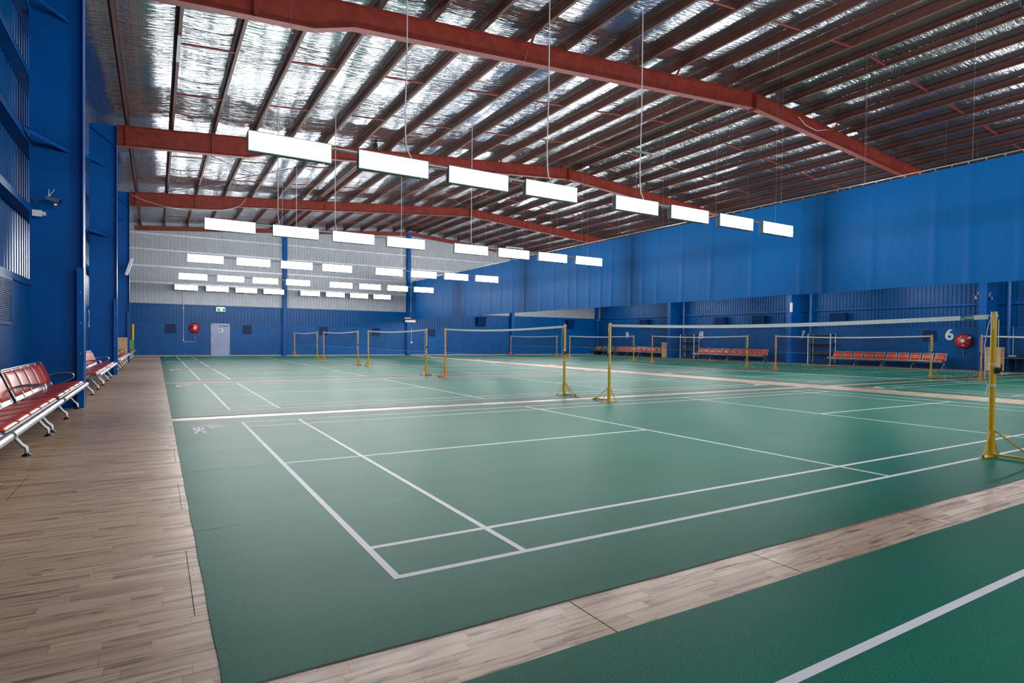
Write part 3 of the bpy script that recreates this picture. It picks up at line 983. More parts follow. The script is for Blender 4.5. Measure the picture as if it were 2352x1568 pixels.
# ------------------------------------------------------------------ hanging curtain
t = thing_abs('hanging_curtain', 'long blue divider curtain hanging from a rail along the middle of the hall', 'curtain', (15.0, 14, 2.6))
q = MB()
zt, zb = 5.33, 2.60
ys = []
y = YF + 0.3
while y < 36.4: ys.append(y); y += 0.06
nj = 14
rnd = random.Random(11)
seams = [rnd.uniform(0.6, 1.6) for _ in range(60)]
sy = []; a_ = YF
for s_ in seams:
    a_ += s_; sy.append(a_)
vs_, fs = [], []
for j in range(nj + 1):
    fz = j / nj
    for y in ys:
        wav = 0.008 * sin(y * 1.1) + 0.02 * sin(y * 0.43 + 1)
        pl = 0
        for s0 in sy:
            d_ = abs(y - s0)
            if d_ < 0.12: pl += 0.032 * (1 - d_ / .12) * (0.35 + 0.65 * (1 - fz))
        x = 15.0 + wav * (0.4 + .8 * (1 - fz)) - pl
        z = zb + (zt - zb) * fz + (0.006 * sin(y * 1.7) + 0.004 * sin(y * 4.1)) * (1 - fz) - 0.012 * abs(sin(y * 3.1)) * fz
        vs_.append((x, y, z))
nx = len(ys)
for j in range(nj):
    for i in range(nx - 1): fs.append((j * nx + i, j * nx + i + 1, (j + 1) * nx + i + 1, (j + 1) * nx + i))
q.add(vs_, fs, True)
q.build('cloth', M['curtain'], t, fix=False)
q = MB()                                                  # gathered folds at the end
pts = [(15.0 + (0.11 if i % 2 else -0.06), 36.38 + 0.065 * i) for i in range(12)]
for (xa, ya), (xb, yb) in zip(pts[:-1], pts[1:]):
    q.add([(xa, ya, zb), (xb, yb, zb), (xb, yb, zt), (xa, ya, zt)], [(0, 1, 2, 3)], True)
q.build('gathered_folds', M['curtain'], t, fix=False)
q = MB(); q.tube([(15.0, YF + .05, zt + .06), (15.0, YB - .3, zt + .06)], .016, 8)
q.build('rail', M['alu'], t)
q = MB(); y = YF + .4
while y < 36.9:
    q.tube([(15.0 + .03 * cos(a), y, zt + .035 + .035 * sin(a)) for a in [2 * pi * k / 8 for k in range(9)]], .004, 4, cap=False); y += 0.33
q.build('rings', M['chrome'], t)
y = -6
while y < 37:
    q = MB(); q.tube([(15.0, y, zt + .07), (15.0, y, zraf(15) + .1)], .003, 4); y += 2.35
    q.build('hanging_wire', M['alu'], t)

# ------------------------------------------------------------------ light panels
XLAMP = [0.17, 1.86, 3.50, 5.14, 7.42, 9.07, 10.71, 12.35]
LZ0, LZ1 = 4.00, 4.31
lamp_protos = {}


def make_lamp(two=True):
    t = thing('light_panel', '', 'light panel')
    L_, d_, h_ = 1.25, 0.055, (LZ1 - LZ0)
    q = MB()
    fr = 0.016
    for y0, y1 in ((-d_, -d_ + .012), (d_ - .012, d_)):
        q.box(0, L_, y0, y1, 0, fr); q.box(0, L_, y0, y1, h_ - fr, h_); q.box(0, fr, y0, y1, fr, h_ - fr); q.box(L_ - fr, L_, y0, y1, fr, h_ - fr)
    q.build('frame', M['lamp_frame'], t)
    q = MB(); q.box(0.004, L_ - .004, -d_ + .012, d_ - .012, 0.003, h_ - .003)
    q.build('housing', M['dark_frame'], t)
    for s_ in ((-1, 1) if two else (-1,)):
        q = MB(); y = s_ * (d_ - .008)
        q.add([(fr, y, fr), (L_ - fr, y, fr), (L_ - fr, y, h_ - fr), (fr, y, h_ - fr)], [(0, 1, 2, 3) if s_ < 0 else (3, 2, 1, 0)])
        q.build('diffuser', M['diffuser'], t, fix=False)
    q = MB(); q.sphere((L_ - .12, -.02, -.006), .012, 8); q.build('indicator', M['white'], t)
    return t


ROWL = {-2: 'behind the camera', -1: 'beside the camera', 0: 'nearest', 1: 'second', 2: 'third', 3: 'fourth', 4: 'farthest'}
for side, ox in (('left', 0.0), ('right', X2)):
    for k in range(-2, 5):
        yr = 6.85 + P * k
        if k == 4: yr = 37.0
        zoff = (0.0, 0.0, -.03, -.04, -.03, 0, 0)[k] if k >= 0 else 0
        vis = side == 'left' and k >= 0
        for i, x in enumerate(XLAMP):
            kk = k == 4
            if kk not in lamp_protos: lamp_protos[kk] = make_lamp(not kk); o = lamp_protos[kk]
            else: o = copy_tree(lamp_protos[kk])
            dx = (0, -.1, -.2, -.25, -.25)[k] if k >= 0 else 0
            o.location = (x + ox + dx, yr, LZ0 + zoff)
            if vis:
                o['label'] = 'hanging rectangular light panel, %s from the left in the %s row' % (ORD[i], ROWL[k])
                o['group'] = 'light panels of the %s row' % ROWL[k]
            else:
                o['label'] = ('hanging light panel, %s in the row %s, %s half of the hall' % (ORD[i], ROWL[k], side) if k < 0 else 'hanging light panel, %s in the %s row behind the curtain' % (ORD[i], ROWL[k]))
                o['group'] = 'light panels out of view'
        for half in (0, 1):
            dx = (0, -.1, -.2, -.25, -.25)[k] if k >= 0 else 0
            t = thing('lamp_rail', ('grey rail joining the %s four light panels of the %s row' % (('left', 'right')[half], ROWL[k])) if vis else
                      'grey rail joining four light panels, %s part of the %s half, row %s' % (('left', 'right')[half], side, ROWL[k]), 'lamp rail',
                      (XLAMP[half * 4] + ox + dx, yr, LZ0 + zoff), 0, 'lamp rails')
            xb = XLAMP[half * 4]
            for j in range(3):
                xa_ = XLAMP[half * 4 + j] + 1.25 - xb; xb_ = XLAMP[half * 4 + j + 1] - xb
                q = MB(); q.tube([(xa_ + .001, 0, .265), (xb_ - .001, 0, .265)], .028, 12); q.tube([((xa_ + xb_) / 2 - .006, 0, .265), ((xa_ + xb_) / 2 + .006, 0, .265)], .031, 12)
                q.build('tube', M['lamp_frame'], t)
            for xw in (0.62, 5.5):
                q = MB(); q.tube([(xw, 0, .31), (xw, 0, zraf(xb + ox + xw + dx) + .215 - LZ0 - zoff)], .0025, 4)
                q.build('hanging_wire', M['alu'], t)

# power cables dropping to the light rows
def cable(pts, lab, r=.011):
    q = MB(); q.tube(pts, r, 8)
    tag(q.build('power_cable', M['white']), lab, 'cable', 'white cables dropping to the lamps')


for (x, k, lab) in [(5.68, 0, 'white power cable dropping to the fourth light panel of the nearest row'),
                    (8.16, 0, 'white power cable with a small tube fitting, dropping to the nearest row of panels'),
                    (2.70, 0, 'white power cable dropping to the second light panel of the nearest row')]:
    yr = 6.85 + P * k
    cable([(x, yr, zraf(x) + .05), (x + .01, yr, 6.2), (x - .015, yr, 5.0), (x, yr, 4.6), (x + .03, yr, 4.45), (x + .12, yr, 4.31)], lab, .012)
for (x, k, lab) in [(3.48, 1, 'thin white cable dropping to the third light panel of the second row'),
                    (7.95, 1, 'thin white cable dropping to the fifth light panel of the second row'),
                    (1.9, 1, 'thin white cable dropping to the second light panel of the second row'),
                    (3.9, 2, 'thin white cable dropping towards the third row, left of the ridge'),
                    (8.4, 2, 'thin white cable dropping to the fifth light panel of the third row')]:
    yr = 6.85 + P * k
    cable([(x, yr, zraf(x) + .05), (x, yr, 4.6), (x + .04, yr, 4.31 if k < 2 else 4.28)], lab)

# small batten lights hanging above the panels
for (x, y, z, lab) in [(8.12, 6.80, 5.32, 'small grey tube fitting on a cable above the nearest row of panels'),
                       (3.0, 20.0, 5.25, 'small grey tube fitting hanging between the second and third rows'),
                       (9.6, 14.35, 4.36, 'small grey tube fitting above the sixth panel of the second row')]:
    q = MB(); q.box(x - .34, x + .34, y - .02, y + .02, z - .02, z + .025)
    if y > 15: q.tube([(x, y, z), (x, y, zraf(x) + .215)], .008, 6)
    tag(q.build('tube_light', M['lamp_frame']), lab, 'light fitting', 'small tube fittings')
q = MB(); q.box(-0.62, -0.55, 11.8, 13.2, zraf(-.6) - .02, zraf(-.6) + .01)
tag(q.build('tube_light', M['lamp_frame']), 'grey batten light fixed under the second purlin from the left', 'light fitting')

# ------------------------------------------------------------------ benches
def seat_profile():
    return [(-0.33, .405), (-.30, .425), (-.24, .425), (-.12, .405), (0.0, .392), (.07, .388), (.105, .40), (.125, .44), (.16, .52), (.20, .62), (.235, .71), (.255, .755)]


def offset_profile(pr, d):
    out = []
    for i, p in enumerate(pr):
        a = pr[max(0, i - 1)]; b = pr[min(len(pr) - 1, i + 1)]
        tx, tz = b[0] - a[0], b[1] - a[1]; l = math.hypot(tx, tz)
        out.append((p[0] - tz / l * d, p[1] + tx / l * d))
    return out


def pad_mesh(pr, x0, x1, th):
    """cushion following the profile, rounded"""
    q = MB()
    up_ = offset_profile(pr, th + .004); lo = offset_profile(pr, .004)
    prof = [(0, .25), (.025, .7), (.07, .93), (.16, 1), (.5, 1), (.84, 1), (.93, .93), (.975, .7), (1, .25)]
    nxs = len(prof) - 1
    n = len(pr)
    vs_, fs = [], []
    for i in range(nxs + 1):
        fx, edge = prof[i]; x = x0 + (x1 - x0) * fx
        ring = []
        for j in range(n):
            e2 = edge * (0.4 if j in (0, n - 1) else 0.9 if j in (1, n - 2) else 1.0)
            u = (lo[j][0] + (up_[j][0] - lo[j][0]) * e2, lo[j][1] + (up_[j][1] - lo[j][1]) * e2)
            ring.append((x, u[0], u[1]))
        for j in reversed(range(n)): ring.append((x, lo[j][0], lo[j][1]))
        vs_ += ring
    m_ = 2 * n
    for i in range(nxs):
        for j in range(m_):
            a = i * m_ + j; b = i * m_ + (j + 1) % m_
            fs.append((a, b, b + m_, a + m_))
    fs.append(tuple(range(m_))); fs.append(tuple(reversed(range(nxs * m_, (nxs + 1) * m_))))
    q.add(vs_, fs, True)
    return q


SP = 0.556


def make_bench(pads, gap=0.0):
    t = thing('waiting_bench', '', 'bench')
    pr = seat_profile()
    for i in range(5):
        x0 = i * SP + .006; x1 = (i + 1) * SP - .006
        q = MB()
        prof2 = offset_profile(pr, -.003)
        q.prism([(x0, a, b) for a, b in pr[:7]] + [(x0, a, b) for a, b in reversed(prof2[:7])], (x1 - x0, 0, 0))
        q.prism([(x0 + gap, a, b) for a, b in pr[6:]] + [(x0 + gap, a, b) for a, b in reversed(prof2[6:])], (x1 - x0 - 2 * gap, 0, 0))
        q.tube([(x0, -.342, .396), (x1, -.342, .396)], .034, 14)
        q.tube([(x0 + gap, .262, .765), (x1 - gap, .262, .765)], .018, 12)
        for xe in (x0 + gap + .008, x1 - gap - .008):
            q.tube([(xe, a, b + .006) for a, b in pr[6:]], .011, 8)
        shell = q.build('seat', M['alu'], t)
        pm = M[pads[i]]
        sp = [(-.305, .427), (-.27, .428), (-.2, .42), (-.12, .405), (-.03, .395), (.05, .388), (.075, .388)]
        q = pad_mesh(sp, x0 + .02, x1 - .02, .032); q.build('seat_pad', pm, shell)
        bp_ = [(.128, .445), (.15, .495), (.18, .565), (.2, .62), (.222, .675), (.243, .725), (.25, .74)]
        q = pad_mesh(bp_, x0 + .022 + gap * 1.5, x1 - .022 - gap * 1.5, .032); q.build('back_pad', pm, shell)
    q = MB(); q.beam((0.02, -.05, .335), (5 * SP - .02, -.05, .335), .07, .05)
    q.build('beam', M['alu'], t)
    for x in (0, 5 * SP):
        q = MB(); q.tube([(x - .006, -.342, .396), (x + .006, -.342, .396)], .038, 16)
        q.build('end_cap', M['alu'], t)
    for x in (0.045, 2.5 * SP, 5 * SP - .045):
        q = MB()
        q.tube([(x, -.03, .325), (x, -.10, .24), (x, -.19, .115), (x, -.225, .085), (x, -.232, .03)], [.024, .021, .017, .019, .019], 10)
        q.tube([(x, -.07, .325), (x, .02, .24), (x, .14, .115), (x, .19, .085), (x, .2, .03)], [.024, .021, .017, .019, .019], 10)
        q.tube([(x, -.30, .375), (x, -.05, .32), (x, .12, .37)], .018, 8)
        lg = q.build('leg', M['alu'], t)
        q = MB()
        for yy in (-.232, .2): q.tube([(x, yy, .002), (x, yy, .012), (x, yy, .03)], [.042, .04, .014], 16)
        q.build('foot', M['black'], lg)
    for x in (0.0, 5 * SP):
        q = MB()
        q.tube([(x, .175, .545), (x, .10, .575), (x, .0, .592), (x, -.10, .595), (x, -.15, .585), (x, -.178, .56), (x, -.18, .53), (x, -.16, .50), (x, -.08, .455), (x, .03, .40)], .011, 8)
        q.build('armrest', M['chrome'], t)
    return t


RED = ['red_pad'] * 5
bench_protos = {}


def place_bench(x, y, rz, label, group, col=None):
    gap = 0.028 if x > 10 else 0.0
    if col: o = make_bench(col, gap)
    elif gap not in bench_protos: o = bench_protos[gap] = make_bench(RED, gap)
    else: o = copy_tree(bench_protos[gap])
    o.location = (x, y, 0); o.rotation_euler = (0, 0, rz); o['label'] = label; o['group'] = group
    return o


GB = 'red padded waiting benches on the left wall'
for y, lab in [(0.30, 'red padded metal waiting bench on the left wall, nearest the camera and out of frame'),
               (3.17, 'red padded metal waiting bench cut off by the left edge of the photo'),
               (6.14, 'red padded metal waiting bench in front of the louvre, ending at the nearest blue column'),
               (11.40, 'red padded metal waiting bench just past the nearest blue column on the left'),
               (14.34, 'red padded metal waiting bench just before the middle blue column on the left'),
               (19.25, 'red padded metal waiting bench just past the middle blue column on the left'),
               (22.1, 'red padded metal waiting bench, second past the middle blue column on the left'),
               (24.95, 'red padded metal waiting bench beside the plywood board on the left'),
               (29.6, 'red padded metal waiting bench on the left, past the farthest column'),
               (32.45, 'red padded metal waiting bench on the left, beside the green and yellow stand')]:
    place_bench(-2.35, y, pi / 2, lab, GB)
GR = 'waiting benches on the right wall'
for y1, lab, col in [(16.42, 'red five-seat bench on the right wall beside the black shelf, under the number 7', None),
                     (13.62, 'red five-seat bench on the right wall ending left of the red hose reel', None),
                     (26.05, 'red five-seat bench on the right wall beside the black shelf, below the number 8', None),
                     (23.25, 'red five-seat bench on the right wall ending just before the middle column', None),
                     (37.2, 'five-seat bench in the back right corner with green, red and teal seats', ['green_pad', 'scarlet_pad', 'teal_pad', 'dark_pad', 'dark_pad']),
                     (34.38, 'orange red five-seat bench right of the multicoloured bench, below the number 9', None),
                     (31.60, 'orange red five-seat bench on the right wall beside the pale box', None)]:
    place_bench(32.12, y1, -pi / 2, lab, GR, col)

# ------------------------------------------------------------------ things on the walls
# court numbers
for txt, y in (('6', 11.0), ('7', 18.60), ('8', 26.2), ('9', 33.85)):
    me = text_mesh(txt, 0.78, 0.018, 0.004)
    for v in me.vertices: v.co = Vector((XR - .006 - v.co.z, y - v.co.x, 1.69 + v.co.y))
    me.materials.clear(); me.materials.append(M['white']); me.name = 'wall_number'
    o = bpy.data.objects.new('wall_number', me); COL.objects.link(o)
    tag(o, 'white painted court number %s on the right wall' % txt, 'number', 'white court numbers')
me = text_mesh('2', 0.78, 0.018, 0.004)
for v in me.vertices: v.co = Vector((XL + .006 + v.co.z, 18.52 + v.co.x - .06, 1.69 + v.co.y))
me.materials.clear(); me.materials.append(M['white'])
o = bpy.data.objects.new('wall_number', me); COL.objects.link(o)
tag(o, 'white painted court number on the left wall, half hidden behind the middle column', 'number', 'white court numbers')


def hose_reel(c, n, r, lab, labels=True):
    """c centre on wall, n = unit normal into the room"""
    t = thing_abs('fire_hose_reel', lab, 'fire hose reel', (c[0], c[1], c[2] - r), 'red fire hose reels')
    c = Vector(c); n = Vector(n)
    u = n.cross(Vector((0, 0, 1))).normalized()
    q = MB()
    q.tube([c + n * .03, c + n * .05, c + n * .16, c + n * .175, c + n * .165], [r * .6, r, r, r * .97, r * .35], 40)
    q.build('drum', M['reel_red'], t)
    q = MB(); q.tube([c + n * .165, c + n * .19, c + n * .195], [r * .27, r * .27, r * .2], 28); q.build('hub', M['white'], t)
    q = MB()
    for a in (-.5, pi + .5, pi / 2 + .5): 
        d_ = u * cos(a) + Vector((0, 0, 1)) * sin(a)
        q.tube([c + n * .176 + d_ * r * .3, c + n * .172 + d_ * r * .95], .004, 5)
    q.tube([c + n * .02, c + n * .03 ], [r * .3, r * .3], 16)
    q.build('ribs', M['white'], t)
    q = MB()
    p0 = c + n * .1 - Vector((0, 0, r * .9)) - u * r * .5
    q.tube([p0, p0 + u * r * .5 - Vector((0, 0, .14)), p0 + u * r * .75 - Vector((0, 0, .27)), p0 + u * r * .75 - Vector((0, 0, .35))], .014, 8)
    q.build('hose', M['black'], t)
    q = MB(); pz = c + n * .08 - Vector((0, 0, r + .2))
    q.sphere(pz, .035, 8); q.cyl(pz, u, .018, .09, 8); q.build('valve', M['brass'], t)
    q = MB(); q.box(*(sorted((c.x - .035 + n.x * 0, c.x + .035))), *(sorted((c.y - .035, c.y + .035))), c.z - r - .28, c.z - r - .02) if False else q.tube([c + n * .06 - Vector((0, 0, r * .9)), c + n * .06 - Vector((0, 0, r + .42))], .014, 8)
    q.build('supply_pipe', M['alu'], t)
    return t


hose_reel((1.02, YB, 1.72), (0, -1, 0), .305, 'red fire hose reel with white hub on the back wall left of the grey door')
hr = hose_reel((XR, 10.37, 1.40), (-1, 0, 0), .345, 'large red fire hose reel with white hub on the right wall beside the number 6')
q = MB()
q.box(XR - .182, XR - .176, 10.05, 10.15, 1.52, 1.6); q.box(XR - .182, XR - .176, 10.32, 10.42, 1.15, 1.2)
q.build('sticker', M['white'], hr)

t = thing_abs('water_pipe', 'grey water pipe dropping down the back wall to the hose reel', 'pipe', (.4, YB, .87))
q = MB(); q.tube([(.40, YB - .06, 4.4), (.40, YB - .06, .90), (.43, YB - .06, .87), (1.02, YB - .06, .87), (1.02, YB - .06, 1.0)], .018, 8)
q.build('pipe', M['alu'], t)
for zb_ in (.98, 2.9):
    q = MB(); q.box(.35, .45, YB - .09, YB - .001, zb_, zb_ + .02); q.build('bracket', M['alu'], t)
q = MB(); q.tube([(XR - .06, 9.1, 2.05), (XR - .06, 8.55, 2.05), (XR - .06, 8.49, 2.0), (XR - .06, 8.49, .7)], .016, 8)
q.cyl((XR - .06, 8.49, 1.45), (0, -1, 0), .02, .05, 8)
tag(q.build('water_pipe', M['alu']), 'pale pipe bending down the right wall behind the nearest net post', 'pipe')

# exit sign over the door
t = thing_abs('exit_sign', 'green and white lit exit sign high above the grey door', 'exit sign', (2.49, YB, 2.78))
q = MB(); q.box(2.2, 2.68, YB - .08, YB + .02, 3.0, 3.04); q.box(2.2, 2.24, YB - .08, YB + .02, 2.76, 3.04); q.build('mount', M['brass'], t)
q = MB(); q.box(2.26, 2.72, YB - .16, YB - .08, 2.77, 2.99); q.build('casing', M['white'], t)
q = MB(); q.box(2.275, 2.705, YB - .166, YB - .161, 2.785, 2.975); q.build('face', M['exit_glow'], t)
q = MB(); q.box(2.28, 2.42, YB - .172, YB - .167, 2.80, 2.96); q.box(2.56, 2.70, YB - .172, YB - .167, 2.80, 2.96); q.build('green_field', M['exit_green'], t)
q = MB(); q.cyl((2.50, YB - .167, 2.93), (0, -1, 0), .018, .004, 10); q.beam((2.495, YB - .169, 2.905), (2.48, YB - .169, 2.86), .03, .004, (0, 1, 0))
q.beam((2.48, YB - .169, 2.86), (2.51, YB - .169, 2.81), .014, .004, (0, 1, 0)); q.beam((2.48, YB - .169, 2.86), (2.45, YB - .169, 2.815), .014, .004, (0, 1, 0)); q.beam((2.495, YB - .169, 2.9), (2.53, YB - .169, 2.87), .012, .004, (0, 1, 0))
q.build('pictogram', M['green_sign'], t)
t = thing_abs('door_sign', 'small green and white safety sign on the grey door', 'sign', (2.45, YB - .045, 1.5))
q = MB(); q.box(2.31, 2.61, YB - .047, YB - .041, 1.49, 1.70); q.build('plate', M['white'], t)
q = MB(); q.box(2.32, 2.51, YB - .050, YB - .0475, 1.54, 1.655); q.build('green_field', M['green_sign'], t)
q = MB(); q.box(2.335, 2.43, YB - .053, YB - .0505, 1.57, 1.58); q.box(2.335, 2.43, YB - .053, YB - .0505, 1.61, 1.62); q.build('text_lines', M['white'], t)


# louvres
def louvre(lab, c0, c1, z0, z1, wall, fm, sm, n=9, grp='square louvre vents'):
    if wall == 'back': t = thing_abs('wall_louvre', lab, 'vent', ((c0 + c1) / 2, YB, z0), grp)
    elif wall == 'left': t = thing_abs('wall_louvre', lab, 'vent', (XL, (c0 + c1) / 2, z0), grp)
    else: t = thing_abs('wall_louvre', lab, 'vent', (XR, (c0 + c1) / 2, z0), grp)

    def bx(q, a0, a1, d0, d1, za, zb):
        if wall == 'back': q.box(a0, a1, YB - d1, YB - d0, za, zb)
        elif wall == 'left': q.box(XL + d0, XL + d1, a0, a1, za, zb)
        else: q.box(XR - d1, XR - d0, a0, a1, za, zb)
    q = MB(); b = .03
    bx(q, c0, c1, .001, .03, z0, z0 + b); bx(q, c0, c1, .001, .03, z1 - b, z1); bx(q, c0, c0 + b, .001, .03, z0 + b, z1 - b); bx(q, c1 - b, c1, .001, .03, z0 + b, z1 - b)
    q.build('frame', fm, t)
    q = MB(); bx(q, c0 + b, c1 - b, .001, .004, z0 + b, z1 - b)
    q.build('backing', M['black'] if wall == 'left' else sm, t)
    q = MB()
    for i in range(n):
        zz = z0 + b + (z1 - z0 - 2 * b) * (i + .2) / n
        bx(q, c0 + b, c1 - b, .006, .024, zz, zz + (z1 - z0) / n * .45)
    q.build('slats', sm, t)


for (a, b, lab) in [(-.56, 0.0, 'dark blue louvre on the back wall left of the hose reel'), (3.72, 4.26, 'dark blue louvre on the back wall right of the grey door'),
                    (8.51, 9.09, 'dark blue louvre on the back wall behind the farthest net'), (12.2, 12.78, 'dark blue louvre on the back wall behind the third net'),
                    (16.5, 17.08, 'dark blue louvre on the back wall right of the curtain end')]:
    louvre(lab, a, b, 1.38, 1.94, 'back', M['blue_dark'], M['blue_dark'])
louvre('dark blue louvre on the right wall above the red benches, left of the number 6', 11.55, 12.15, 1.36, 1.92, 'right', M['blue_dark'], M['blue_dark'])
louvre('pale blue slatted louvre on the left wall above the cut-off bench', 6.35, 7.55, 1.33, 1.96, 'left', M['blue_light'], M['blue_light'], 24)


# hoods on the corrugated walls
def hood(lab, p, along):
    x, y, z = p
    t = None
    q = MB()
    if along == 'y':
        q.prism([(XR + .1, y - .45, z + .35), (XR - .25, y - .45, z + .35), (XR - .12, y - .45, z - .25), (XR + .1, y - .45, z - .25)], (0, .9, 0))
    else:
        q.prism([(x - .4, YB + .0, z + .35), (x - .4, YB - .35, z + .35), (x - .4, YB - .12, z - .35), (x - .4, YB, z - .35)], (.75, 0, 0))
    tag(q.build('vent_hood', M['blue_dark']), lab, 'vent hood', 'dark blue vent hoods')


hood('dark blue hood high on the back wall, right of the curtain end', (20.95, 0, 2.6), 'x')
hood('dark blue hood high on the back wall by the right corner', (29.6, 0, 2.6), 'x')
hood('dark blue hood on the right wall above the number 9', (0, 31.8, 2.6), 'y')
hood('dark blue hood on the right wall above the number 8', (0, 24.5, 2.6), 'y')
hood('dark blue hood on the right wall between the numbers 7 and 8', (0, 21.5, 2.6), 'y')
hood('dark blue hood on the right wall right of the number 7', (0, 16.4, 2.6), 'y')

# downpipes, wall cross bracing
for y, lab in ((27.75, 'left of the number 8'), (18.05, 'beside the black shelf and number 7'), (8.65, 'at the right edge of the photo')):
    q = MB(); q.tube([(XR - .12, y, 0.0), (XR - .12, y, 7.6)], .09, 20)
    tag(q.build('downpipe', M['blue_light']), 'round blue downpipe on the right wall %s' % lab, 'downpipe', 'blue downpipes')
for (y0, y1, n_) in ((18.9, 27.9, 'falling'), (27.9, 18.9, 'rising')):
    q = MB(); q.tube([(XR - .02, y0, 0.9 + 1.2), (XR - .02, y1, 7.3)], .01, 5)
    tag(q.build('bracing_rod', M['blue_dark']), 'thin blue bracing rod %s across the right wall above the number 8' % n_, 'bracing rod', 'wall bracing rods')

# shelves
def rack(y0, y1, lab):
    t = thing_abs('shelf_rack', lab, 'shelf', (XR - .3, (y0 + y1) / 2, 0), 'black shelving racks')
    xa, xb = XR - .58, XR - .08
    for xx in (xa, xb):
        for yy in (y0, y1):
            q = MB(); q.box(xx - .018, xx + .018, yy - .018, yy + .018, 0, 1.76); q.build('post', M['white'], t)
    for z in (.1, .71, 1.22, 1.72):
        q = MB(); q.box(xa + .02, xb - .02, y0 - .01, y1 + .01, z - .06, z); q.build('shelf_board', M['black'], t)


rack(26.35, 27.75 - .14, 'empty black shelving rack on the right wall, left of the number 8')
rack(16.55, 17.88, 'empty black shelving rack on the right wall, right of the number 7')


def crate(x0, x1, y0, y1, h, lab):
    t = thing_abs('storage_box', lab, 'box', ((x0 + x1) / 2, (y0 + y1) / 2, 0), 'pale wooden boxes by the right wall')
    q = MB(); q.box(x0, x1, y0, y1, .04, h - .14); q.build('body', M['ply'], t)
    q = MB(); q.box(x0 - .01, x1 + .005, y0 - .01, y1 + .01, h - .13, h); q.build('lid', M['ply'], t)
    q = MB(); q.box(x0, x1, y0 - .015, y1 + .015, 0, .04); q.build('base', M['black'], t)
    q = MB(); q.cyl((x0, (y0 + y1) / 2 + .1, h - .25), (-1, 0, 0), .03, .006, 14); q.build('knob', M['brass'], t)


crate(31.60, 32.04, 8.53, 9.09, 1.12, 'tall pale wooden box behind the nearest net post, by the right wall')
crate(31.55, 31.99, 28.44, 28.75, 1.15, 'tall pale wooden box beside the far blue column on the right')

t = thing_abs('black_table', 'black side table at the right edge of the photo', 'table', (32.4, 7.6, 0))
q = MB(); q.box(32.1, 32.72, 6.9, 8.5, .64, .70); q.build('table_top', M['black'], t)
for xx in (32.14, 32.68):
    for yy in (6.95, 8.15, 8.42): 
        q = MB(); q.box(xx - .02, xx + .02, yy - .02, yy + .02, 0, .64); q.build('leg', M['black'], t)
q = MB(); q.box(32.2, 32.45, 8.25, 8.46, .70, .76); 
tag(q.build('small_box', M['white']), 'small pale packet lying on the black side table', 'packet')

# left side: plywood board, coloured stand, batten, cameras
q = MB(); q.box(-2.68, -2.12, 27.955, 27.98, .0, 1.12)
tag(q.build('plywood_board', M['ply']), 'pale plywood board standing against the farthest left column', 'board')
t = thing_abs('display_stand', 'green stand with black and yellow upper panel on the left past the farthest column', 'display stand', (-2.4, 34, 0))
q = MB(); q.box(-2.72, -2.08, 35.42, 35.7, 0, .97); q.build('base', M['leafgreen'], t)
q = MB(); q.box(-2.70, -2.16, 35.42, 35.6, .97, 1.84); q.build('panel', M['black'], t)
q = MB(); q.box(-2.16, -2.08, 35.40, 35.62, .97, 1.84); q.build('side_frame', M['signyellow'], t)
t = thing_abs('wall_batten', 'white slanted batten light beside the middle column on the left', 'light fitting', (-1.93, 20.0, 3.2))
q = MB(); q.beam((-1.72, 20.4, 3.78), (-1.88, 20.4, 3.22), .09, .06, (0, 1, 0)); q.build('batten', M['white'], t)
q = MB(); q.tube([(-1.8, 20.4, 3.5), (-2.05, 20.4, 3.5), (-2.72, 20.4, 3.5)], .008, 5); q.build('arm', M['black'], t)


def cctv(loc, rz, lab, scale=1.0, boxy=True):
    t = thing('security_camera', lab, 'camera', loc, rz, 'security cameras')
    q = MB()
    q.beam((-.08, 0, .055), (.10, -.04, .01), .075, .06); q.build('body', M['alu'], t)
    q = MB(); q.beam((.098, -.0395, .0105), (.112, -.043, .007), .07, .056); q.build('lens_face', M['black'], t)
    q = MB(); q.sphere((.03, -.02, -.045), .04, 14); q.build('dome', M['alu'], t)
    for sx_ in (-1, 1):
        q = MB(); q.tube([(-.05 + .0 * sx_, 0.0, .075), (-.05 + .035 * sx_ + .04, 0, .2)], [.006, .004], 6); q.build('antenna', M['white'], t)
    q = MB(); q.tube([(-.08, 0, .05), (-.16, .02, .03), (-.24, .06, -.03), (-.27, .08, -.05)], .006, 6); q.build('cord', M['alu'], t)
    t.scale = (scale,) * 3
    return t


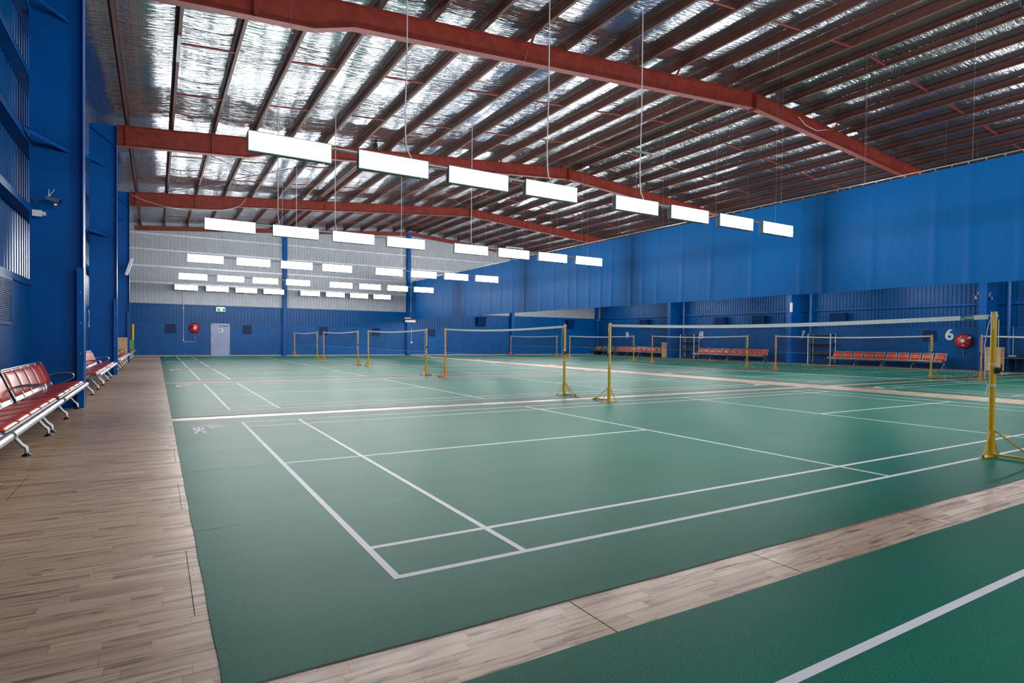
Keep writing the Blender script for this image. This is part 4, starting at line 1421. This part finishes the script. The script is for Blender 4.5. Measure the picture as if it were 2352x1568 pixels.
cctv((-2.45, 8.96, 3.32), 0.0, 'security camera with two aerials on the nearest left column', 1.0)
cctv((31.86, 9.53, 3.42), pi * .9, 'security camera with two aerials left of the nearest right column', 1.3)
cctv((32.35, 9.19, 3.40), -pi / 2, 'security camera with two aerials right of the nearest right column', 1.3)
cctv((32.5, 37.12, 3.0), pi, 'small white camera in the back right corner', 1.0)
q = MB(); q.box(-2.72, -2.60, 9.02, 9.08, 3.08, 3.18); q.cyl((-2.60, 9.05, 3.13), (1, 0, 0), .035, .05, 10)
tag(q.build('junction_box', M['white']), 'white junction box on the girt end beside the nearest left column', 'junction box')
q = MB(); q.box(FXR - .14, FXR - .02, 18.55, 18.65, 3.05, 3.6)
tag(q.build('wall_batten', M['white']), 'white upright fitting high on the middle right column', 'light fitting')
t = thing_abs('ribbon_banner', 'small red and white banner tied to the back wall post at the curtain end', 'banner', (14.9, YB - .3, 2.45))
q = MB(); q.box(14.55, 15.35, YB - .33, YB - .3, 2.41, 2.56); q.box(14.5, 15.2, YB - .33, YB - .3, 2.66, 2.75); q.build('white_band', M['white'], t)
q = MB(); q.box(14.5, 15.3, YB - .33, YB - .3, 2.56, 2.66); q.box(15.15, 15.4, YB - .335, YB - .305, 2.6, 2.75); q.build('red_band', M['reel_red'], t)
t = thing_abs('switch_conduit', 'thin white conduit with a switch box on the back wall beside the curtain-end post', 'conduit', (15.15, YB, .9))
q = MB(); q.tube([(15.15, YB - .03, 2.0), (15.15, YB - .03, 1.02)], .02, 6); q.build('tube', M['white'], t)
q = MB(); q.box(15.07, 15.23, YB - .06, YB, .88, 1.0); q.build('switch_box', M['white'], t)

cable([(-1.95, 28.03, 7.45), (-1.5, 28.03, 7.28), (-0.8, 28.03, 7.12), (0.2, 28.03, 7.04), (1.2, 28.03, 7.12), (2.0, 28.03, 7.3), (2.5, 28.03, 7.55), (2.75, 28.03, 7.9)],
      'white cable sagging along the web of the third rafter on the left', .008)
cable([(17.2, 9.03, 8.62), (17.6, 9.03, 8.42), (18.2, 9.03, 8.36), (18.8, 9.03, 8.50)],
      'short white cable looping over the nearest rafter right of the ridge', .008)
